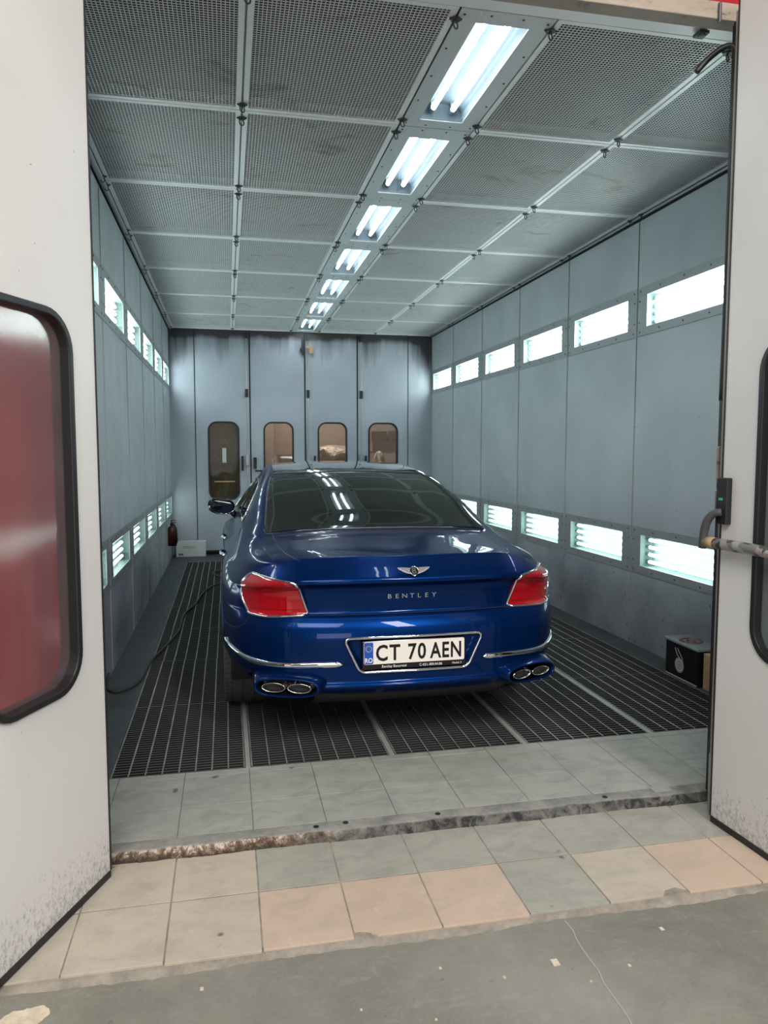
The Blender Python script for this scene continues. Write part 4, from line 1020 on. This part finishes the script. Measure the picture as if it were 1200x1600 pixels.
# tail lamps
LP = [(2.57, .7165), (2.90, .890), (3.9, .915), (5.60, .957), (5.82, .925), (5.74, .80), (5.36, .712), (4.4, .704)]
LP = sc_round(LP, .09, .022)
for s, nm in ((1, 'right'), (-1, 'left')):
    lp = LP if s > 0 else mir(LP)
    bz = lens(Sn, lp, 'tail_lamp', M_lens, CAR, off=.006, dome=.004); bz['label'] = 'red tail lamp in a chrome surround'
    strip_on(Sn, lp, .0072, 'chrome_surround', M_chrome, bz, off=.006, closed=True)
    for hh_, (a0, a1) in ((.885, (3.15, 5.3)), (.868, (3.1, 5.3)), (.80, (2.9, 5.4)), (.79, (2.9, 5.4)), (.745, (2.8, 5.2))):
        ribbon(Sn, [(s*(a0+(a1-a0)*k/20), hh_) for k in range(21)], .004, 'lens_rib', M_lensd, bz, off=.0092, t=.0006)
# gaps of the boot lid and bumper
from mathutils.bvhtree import BVHTree
_bvh = BVHTree.FromPolygons([tuple(v_.co) for v_ in body.data.vertices], [tuple(p_.vertices) for p_ in body.data.polygons])
def drop_line(pl, r, name, m, off):
    mb = MB(); q = []
    for x, y in smooth_pts(pl, 8):
        hit = _bvh.ray_cast(Vector((x, y, 2.5)), Vector((0, 0, -1)))
        if hit[0] is not None: q.append(tuple(hit[0]+hit[1]*(off if hit[1].z > 0 else -off)))
    if len(q) > 2: mb.tube(q, r, 6); return mb.build(name, m, body, smooth=True)
DGAP = [(.728, .82), (.715, .62), (.698, .42), (.684, .29), (.674, .21)]
DEDGE = [(.650, .93), (.641, .70), (.622, .42), (.588, .25), (.556, .185)]
v_gb0 = float(vv[4])
def gap(path, r=.0022, name='panel_gap', fn=Sn, off=-.0006): return strip_on(fn, path, r, name, M_dark, body, off=off, n=6)
gap([(a, .7185) for a in np.linspace(-2.58, 2.58, 90)], .0035)
for s in (1, -1):
    drop_line([(s*x, y) for x, y in DGAP], .0022, 'panel_gap', M_dark, -.0008)
    drop_line([(s*x, y) for x, y in DEDGE], .0045, 'boot_edge', M_paint, -.0018)
    gap([(s*a, h) for a, h in lin([(5.2, .715), (5.35, .66), (5.9, .625), (6.8, .61), (7.6, .602)], 8)])
# chrome mouldings on the bumper
for s in (1, -1):
    pa = [(s*a, h) for a, h in dens([(1.55, .482), (2.5, .478), (3.4, .474), (4.4, .476), (5.3, .486), (6.1, .500), (6.9, .512), (7.25, .516)], 8)]
    k = np.linspace(0, 1, len(pa)); ribbon(Sn, pa, np.clip(.032*np.minimum(1, np.minimum(k/.03+.2, (1-k)/.5)), .004, .032), 'bumper_moulding', M_chrome, CAR, off=.004, t=.007)
strip_on(Sn, [(a, .372) for a in np.linspace(-2.2, 2.2, 60)], .0045, 'lower_moulding', M_paint, CAR, off=.004)
# number plate recess, frame and plate
REC_M = roundpoly([(x*1.012, z) for x, z in REC], .035, 8)
def rear_y(x, z):
    a = np.interp(abs(x), PLAN[:5, 0], [0, 1, 2, 3, 4]); return float(S1([a], z)[0, 1])
mb = MB()
pts = []
lp = REC_M; K = len(lp)
for i in range(K):
    (xa, za), (xb, zb) = lp[i], lp[(i+1) % K]
    for k in range(4):
        x, z = xa+(xb-xa)*k/4, za+(zb-za)*k/4; yb = .004+.006*(abs(x)/.25)+(.012*max(0, (z-.60)/.05)) ; pts.append((x, yb-.003, z))
mb.tube(pts, .0072, 8, closed=True); mb.build('plate_surround', M_chrome, CAR, smooth=True)
plate = None
mb = MB(); mb.box(-.268, .268, .012, .026, .447, .594); mb.build('plate_holder', M_gloss, CAR, bevel=.004)
mb = MB(); extrude_poly(mb, rrect(.520, .113, .008, 4, 0, .5335), lambda a, b, d: (a, d, b), .008, .013); plate = mb.build('number_plate', M_plate, CAR)
mb = MB(); extrude_poly(mb, rrect(.046, .109, .006, 4, -.2355, .5335), lambda a, b, d: (a, d, b), .0072, .0085); mb.build('blue_country_band', M_pblue, plate)
FR = Matrix.Rotation(math.pi/2, 4, 'X')
def rtext(name, body_, size, m, x, y, z, par, ex=.0008, sp=1.0, xs_=1.0, bold=0, fit=None): return text(name, body_, size, m, par, Matrix.Translation((x, y, z)) @ FR, ex, sp, xs_, bold, fit)
rtext('plate_characters', 'CT', .112, M_gloss, -.137, .0070, .533, plate, sp=1.15, bold=.0022, fit=.124)
rtext('plate_characters', '70', .112, M_gloss, .012, .0070, .533, plate, sp=1.15, bold=.0022, fit=.092)
rtext('plate_characters', 'AEN', .112, M_gloss, .161, .0070, .533, plate, sp=1.10, bold=.0022, fit=.164)
rtext('country_letters', 'RO', .034, M_plate, -.2355, .0062, .498, plate, xs_=.85, bold=.0006)
for k in range(12):
    mb = MB(); a = 2*math.pi*k/12; mb.lathe([(0, .0058), (.0022, .0058), (.0022, .0070)], 5, 'y', (-.2355+.0145*math.cos(a), 0, .556+.0145*math.sin(a))); mb.build('star', M_pstar, plate)
rtext('dealer_lettering', 'Bentley Bucuresti', .018, M_plate, -.105, .0112, .461, CAR, ex=.0005)
rtext('dealer_lettering', 'C-021.409.04.86', .018, M_plate, .085, .0112, .461, CAR, ex=.0005)
rtext('dealer_lettering', 'Model: 3', .014, M_plate, .222, .0112, .461, CAR, ex=.0005)
# lettering across the boot lid
for i, ch in enumerate('BENTLEY'):
    x = (i-3)*.0385; y = rear_y(x, .805); rtext('boot_letter', ch, .032, M_chrome, x, y-.0015, .805, CAR, ex=.0018, xs_=1.25)
# winged badge
ey = .034; tilt = math.radians(-32)
EM = Matrix.Translation((0, ey-.004, .936)) @ Matrix.Rotation(tilt, 4, 'X') @ FR
bd = bpy.data.objects.new('winged_badge', None); C.objects.link(bd); bd.parent = CAR
for s in (1, -1):
    mb = MB(); out = [(.016, .016), (.04, .0185), (.065, .0195), (.085, .0195), (.078, .011), (.066, .003), (.052, -.006), (.036, -.012), (.022, -.016), (.012, -.016)]
    extrude_poly(mb, [(s*x, z) for x, z in out], lambda a, b, d: tuple(EM @ Vector((a, b, d))), -.002, .003)
    mb.build('wing', M_chrome2, bd)
    for k in range(4):
        mb = MB(); z0_ = .013-.0065*k; mb.tube([tuple(EM @ Vector((s*(.018), z0_, .0035))), tuple(EM @ Vector((s*(.075-.012*k), z0_+.003, .0035)))], .0008, 5); mb.build('feather_line', M_gloss, bd)
mb = MB(); n = 36
extrude_poly(mb, [(.021*math.cos(2*math.pi*k/n), .0235*math.sin(2*math.pi*k/n)-.001) for k in range(n)], lambda a, b, d: tuple(EM @ Vector((a, b, d))), -.002, .0045); mb.build('badge_disc', M_gloss, bd)
mb = MB(); mb.tube([tuple(EM @ Vector((.0215*math.cos(2*math.pi*k/n), .024*math.sin(2*math.pi*k/n)-.001, .004))) for k in range(n)], .0018, 6, closed=True); mb.build('badge_ring', M_chrome, bd, smooth=True)
text('badge_letter', 'B', .044, M_chrome, bd, EM @ Matrix.Translation((0, -.001, .0052)), .0012, xs=1.0, bold=.0012)
mb = MB(); extrude_poly(mb, [(-.009, -.018), (.009, -.018), (.006, -.027), (0, -.031), (-.006, -.027)], lambda a, b, d: tuple(EM @ Vector((a, b, d))), -.002, .003); mb.build('tail_feather', M_chrome2, bd)

# exhausts: painted cowl, black cavity, two oval tips each side
for s in (1, -1):
    ang = math.radians(20)*s; cx_, cy_, cz_ = s*.640, .045, .376
    R3 = Matrix.Translation((cx_, cy_, cz_)) @ Matrix.Rotation(ang, 4, 'Z')
    def el(hw, hh, y, dz=0, n=56, e=2.6):
        out = []
        for k in range(n):
            t = 2*math.pi*k/n; c, q = math.cos(t), math.sin(t)
            out.append(tuple(R3 @ Vector((hw*math.copysign(abs(c)**(2/e), c), y, dz+hh*math.copysign(abs(q)**(2/e), q)))))
        return out+[out[0]]
    mb = MB(); mb.grid([el(.205, .070, .095, .010), el(.182, .060, .040, .008), el(.170, .052, .004, .003), el(.165, .048, -.009, .001), el(.160, .0445, -.014, 0), el(.154, .0415, -.010, 0), el(.151, .040, .004, 0)])
    cw = mb.build('exhaust_surround', M_paint, CAR, smooth=True)
    mb = MB(); mb.grid([el(.152, .0405, .002, 0), el(.148, .038, .03, 0), el(.14, .03, .07, 0), el(.001, .001, .075, 0)]); mb.build('exhaust_recess', M_gloss, cw, smooth=False)
    for q in (-.0655, .0655):
        R4 = R3 @ Matrix.Translation((q, .006, -.001))
        def e2(w2, h2, y): return [tuple(R4 @ Vector((w2*math.cos(2*math.pi*k/40), y, h2*math.sin(2*math.pi*k/40)))) for k in range(41)]
        mb = MB(); mb.grid([e2(.056, .021, .06), e2(.058, .0225, -.002), e2(.0605, .0245, -.008), e2(.0605, .0245, -.012), e2(.058, .0225, -.0135), e2(.0555, .0205, -.010), e2(.054, .019, .03)])
        tp = mb.build('exhaust_tip', M_chrome, cw, smooth=True)
        mb = MB(); mb.grid([e2(.0545, .0195, .025), e2(.001, .001, .03)]); mb.build('tip_bore', M_matt, tp)
# lower black valance
mb = MB(); G = []
for zz_, o in ((.352, .012), (.335, .030), (.30, .045), (.24, .16)):
    G.append([(x, .012+.10*(abs(x)/.55)**3*.3+o, zz_) for x in np.linspace(-.50, .50, 30)])
mb.grid(G); mb.build('diffuser', M_matt, CAR, smooth=True)

# glass --------------------------------------------------------------
def vat(y):     # v for a centre-line y
    ys_ = T(np.zeros(400), np.linspace(0, 1, 400))[:, 1]; return float(np.interp(y, ys_, np.linspace(0, 1, 400)))
def seg(P_): return P_
v_gb, v_gt = vat(.978), vat(1.93)
RG = [(-.505, v_gb+.000), (-.25, v_gb), (.25, v_gb), (.505, v_gb), (.515, v_gb+.01), (.49, v_gt-.006), (.30, v_gt), (-.30, v_gt), (-.49, v_gt-.006), (-.515, v_gb+.01)]
rg = lens(Tn, roundpoly(RG, .012, 5), 'rear_window', M_carglass, CAR, off=.003, rows=50, cols=50)
strip_on(Tn, lin(roundpoly([(-.52, v_gb-.002), (.52, v_gb-.002), (.497, v_gt+.003), (-.497, v_gt+.003)], .014, 5)+[(-.52+.012, v_gb-.002)], 6), .005, 'window_seal', M_gloss, rg, off=.001)
strip_on(Tn, [(u, v_gb-.006) for u in np.linspace(-.50, .50, 60)], .0028, 'lid_edge_gap', M_dark, body, off=.0)
v_rt, v_rf = vat(1.99), vat(3.35)
rp = lens(Tn, roundpoly([(-.475, v_rt), (.475, v_rt), (.455, v_rf), (-.455, v_rf)], .02, 5), 'roof_panel', M_roofg, CAR, off=.002, rows=40, cols=40)
mb = MB(); 
v_w0, v_w1 = vat(3.42), vat(4.28)
lens(Tn, roundpoly([(-.50, v_w0), (.50, v_w0), (.56, v_w1), (-.56, v_w1)], .02, 5), 'windscreen', M_carglass, CAR, off=.003, rows=30, cols=30)
# side glass: between u .64 and .80
def vy(u, y):
    q = np.linspace(.05, .98, 500); return float(np.interp(y, T(np.full(500, u), q)[:, 1], q))
SG = [(.795, vy(.795, 1.62)), (.72, vy(.72, 1.56)), (.66, vy(.66, 1.72)), (.632, vy(.632, 2.1)), (.628, vy(.628, 2.7)), (.635, vy(.635, 3.2)), (.66, vy(.66, 3.42)), (.735, vy(.735, 3.66)), (.80, vy(.80, 3.86)), (.808, vy(.808, 3.0)), (.806, vy(.806, 2.2))]
for s in (1, -1):
    pl = [(s*u, v) for u, v in roundpoly(SG, .02, 5)]
    # scan rows run along v
    g = lens(lambda a, h: Tn(h*s, a), [(v, abs(u)) for u, v in pl], 'side_window', M_carglass, CAR, off=.003, rows=30, cols=60)
    strip_on(Tn, lin(pl+[pl[0]], 3), .0068, 'window_chrome', M_chrome, g, off=.004)
    for yy in (2.38,):
        strip_on(Tn, [(s*u, vy(u, yy+(.8-u)*.15)) for u in np.linspace(.632, .80, 12)], .022, 'door_pillar', M_gloss, g, off=-.012, n=10)
    gap([(s*u, vy(u, 1.45+.3*(1-u))) for u in np.linspace(.82, .995, 14)], .002, fn=Tn)
    # doors: vertical gaps on the flank
    for yq in (1.62, 2.62, 3.72):
        aq = float(np.interp(yq, PLAN[:, 1][:17], np.arange(17))); gap([(s*aq, h) for h in np.linspace(.30 if yq > 1.7 else .74, .995, 24)])
    for yq in (1.85, 2.95):
        aq = float(np.interp(yq, PLAN[:, 1][:17], np.arange(17))); p, nn = Sn([aq], [.86], s); P3 = Vector(p[0]); N3 = Vector(nn[0])
        mb = MB(); mb.tube(smooth_pts([tuple(P3+Vector((0, -.11, 0))), tuple(P3+N3*.028+Vector((0, -.08, .0))), tuple(P3+N3*.034), tuple(P3+N3*.028+Vector((0, .08, 0))), tuple(P3+Vector((0, .11, 0)))], 6), .009, 10, ry=.012)
        mb.build('door_handle', M_chrome, CAR, smooth=True)
    ribbon(Sn, [(s*a, .30) for a in np.linspace(10.0, 13.9, 40)], .02, 'sill_moulding', M_chrome, CAR)
    strip_on(Sn, [(s*a, .615+.0*a) for a in np.linspace(13.2, 13.9, 8)], .012, 'wing_vent', M_chrome2, CAR, off=.002)
# lip highlight edge of the boot lid: slim spoiler ridge
strip_on(Sn, [(a, .998) for a in np.linspace(-2.8, 2.8, 90)], .0035, 'boot_lip', M_paint, body, off=-.001)
# wheel arch lips
for q in (AX_R, AX_F):
    for s in (-1, 1):
        mb = MB(); pts = []
        for k in range(49):
            t = math.radians(-18+216*k/48); yy, zz_ = q+WR_*math.cos(t), .365+WR_*math.sin(t)
            if zz_ < .24: continue
            aq = float(np.interp(yy, [S1([x], min(zz_, .9))[0, 1] for x in (6, 7, 8, 9, 10, 11, 12, 13, 14, 15, 16, 16.5)], (6, 7, 8, 9, 10, 11, 12, 13, 14, 15, 16, 16.5)))
            p = S1([aq], min(zz_, .72) if zz_ < .72 else .72+(zz_-.72)*.28/(float(ztop([aq])[0])-.72))[0]; pts.append((s*(p[0]-.004), yy, zz_))
        mb.tube(pts, .009, 8); mb.build('arch_lip', M_paint, body, smooth=True)
# wheels
def wheel(x, y, s):
    wr = .365; w_ = .285
    t = bpy.data.objects.new('wheel', None); C.objects.link(t); t.parent = CAR; t.location = (x, y, wr)
    hw = w_/2; prof = [(.255, -hw*.86), (.30, -hw*1.0), (.335, -hw*.99), (.354, -hw*.93)]
    gr = [-.095, -.035, .035, .095]; pr = [(.361, -hw*.84)]
    for g in gr: pr += [(.3645, g-.007), (.3565, g-.005), (.3565, g+.005), (.3645, g+.007)]
    pr += [(.361, hw*.84)]
    prof = prof+pr+[(.354, hw*.93), (.335, hw*.99), (.30, hw), (.255, hw*.86)]
    mb = MB(); mb.lathe(prof, 96, 'x'); ty = mb.build('tyre', M_tyre, t, smooth=True); ty.data.set_sharp_from_angle(angle=.6)
    mb = MB()
    for k in range(72):                     # sipes across the shoulders
        a = 2*math.pi*k/72; ca, sa = math.cos(a), math.sin(a)
        for sd in (-1, 1):
            p0 = (sd*.100, .3652*ca, .3652*sa); a2 = a+.03; p1 = (sd*.138, .356*math.cos(a2), .356*math.sin(a2)); mb.tube([p0, p1], .0016, 4)
    mb.build('tread_sipes', M_dark, ty)
    mb = MB(); mb.lathe([(.258, -hw*.8), (.25, -hw*.75), (.24, -.02), (.24, hw*.7), (.258, hw*.82)], 64, 'x'); mb.lathe([(0, s*.09), (.06, s*.095), (.07, s*.085), (.07, s*.05)], 32, 'x')
    rm = mb.build('rim', M_rim, t, smooth=True); rm.data.set_sharp_from_angle(angle=.6)
    for k in range(10):
        a = 2*math.pi*k/10; mb = MB()
        mb.tube([(s*.085, .05*math.cos(a), .05*math.sin(a)), (s*.105, .15*math.cos(a+.05), .15*math.sin(a+.05)), (s*.115, .245*math.cos(a), .245*math.sin(a))], [.018, .013, .017], 8); mb.build('spoke', M_rim, rm, smooth=True)
    mb = MB(); mb.lathe([(0, s*.02), (.19, s*.02), (.19, s*.045), (0, s*.045)], 40, 'x'); mb.build('brake_disc', M_steel, t)
for q in (AX_R, AX_F):
    for s in (1, -1): wheel(s*.802, q, s)
# mirrors
for s in (1, -1):
    mr = bpy.data.objects.new('door_mirror', None); C.objects.link(mr); mr.parent = CAR
    y0 = 3.30; cz = 1.045; cx_ = s*.958; G = []
    for i, (t, wx_, wz_) in enumerate(((-.06, .001, .001), (-.058, .095, .058), (-.05, .116, .070), (-.02, .120, .074), (.03, .112, .068), (.08, .085, .052), (.11, .05, .032), (.122, .001, .001))):
        G.append([(cx_+s*.002*i+wx_*math.copysign(abs(math.cos(a))**.8, math.cos(a)), y0+t-.02*math.cos(a)*s, cz+wz_*math.copysign(abs(math.sin(a))**.8, math.sin(a))+.012*math.cos(a)*s) for a in [2*math.pi*k/32 for k in range(33)]])
    mb = MB(); mb.grid(G); mb.build('mirror_housing', M_gloss, mr, smooth=True)
    mb = MB(); ring = [(cx_+.112*math.cos(a), y0-.056-.02*math.cos(a)*s, cz-.0+.066*math.sin(a)+.012*math.cos(a)*s) for a in [2*math.pi*k/32 for k in range(33)]]
    mb.tube([p for p in ring[16:]] if True else ring, .003, 6); mb.build('mirror_trim', M_chrome, mr, smooth=True)
    mb = MB(); mb.add([(cx_+.098*math.cos(a), y0-.061-.02*math.cos(a)*s, cz+.058*math.sin(a)+.012*math.cos(a)*s) for a in [2*math.pi*k/32 for k in range(32)]], [tuple(range(32))]); mb.build('mirror_glass', mat('mirror_glass', (.35, .37, .4), .02, 1), mr)
    mb = MB(); mb.tube([(cx_-s*.07, y0+.01, cz-.04), (cx_-s*.105, y0+.015, cz-.075), (s*.825, y0+.02, .945)], [.030, .026, .030], 12); mb.build('mirror_stalk', M_gloss, mr, smooth=True)
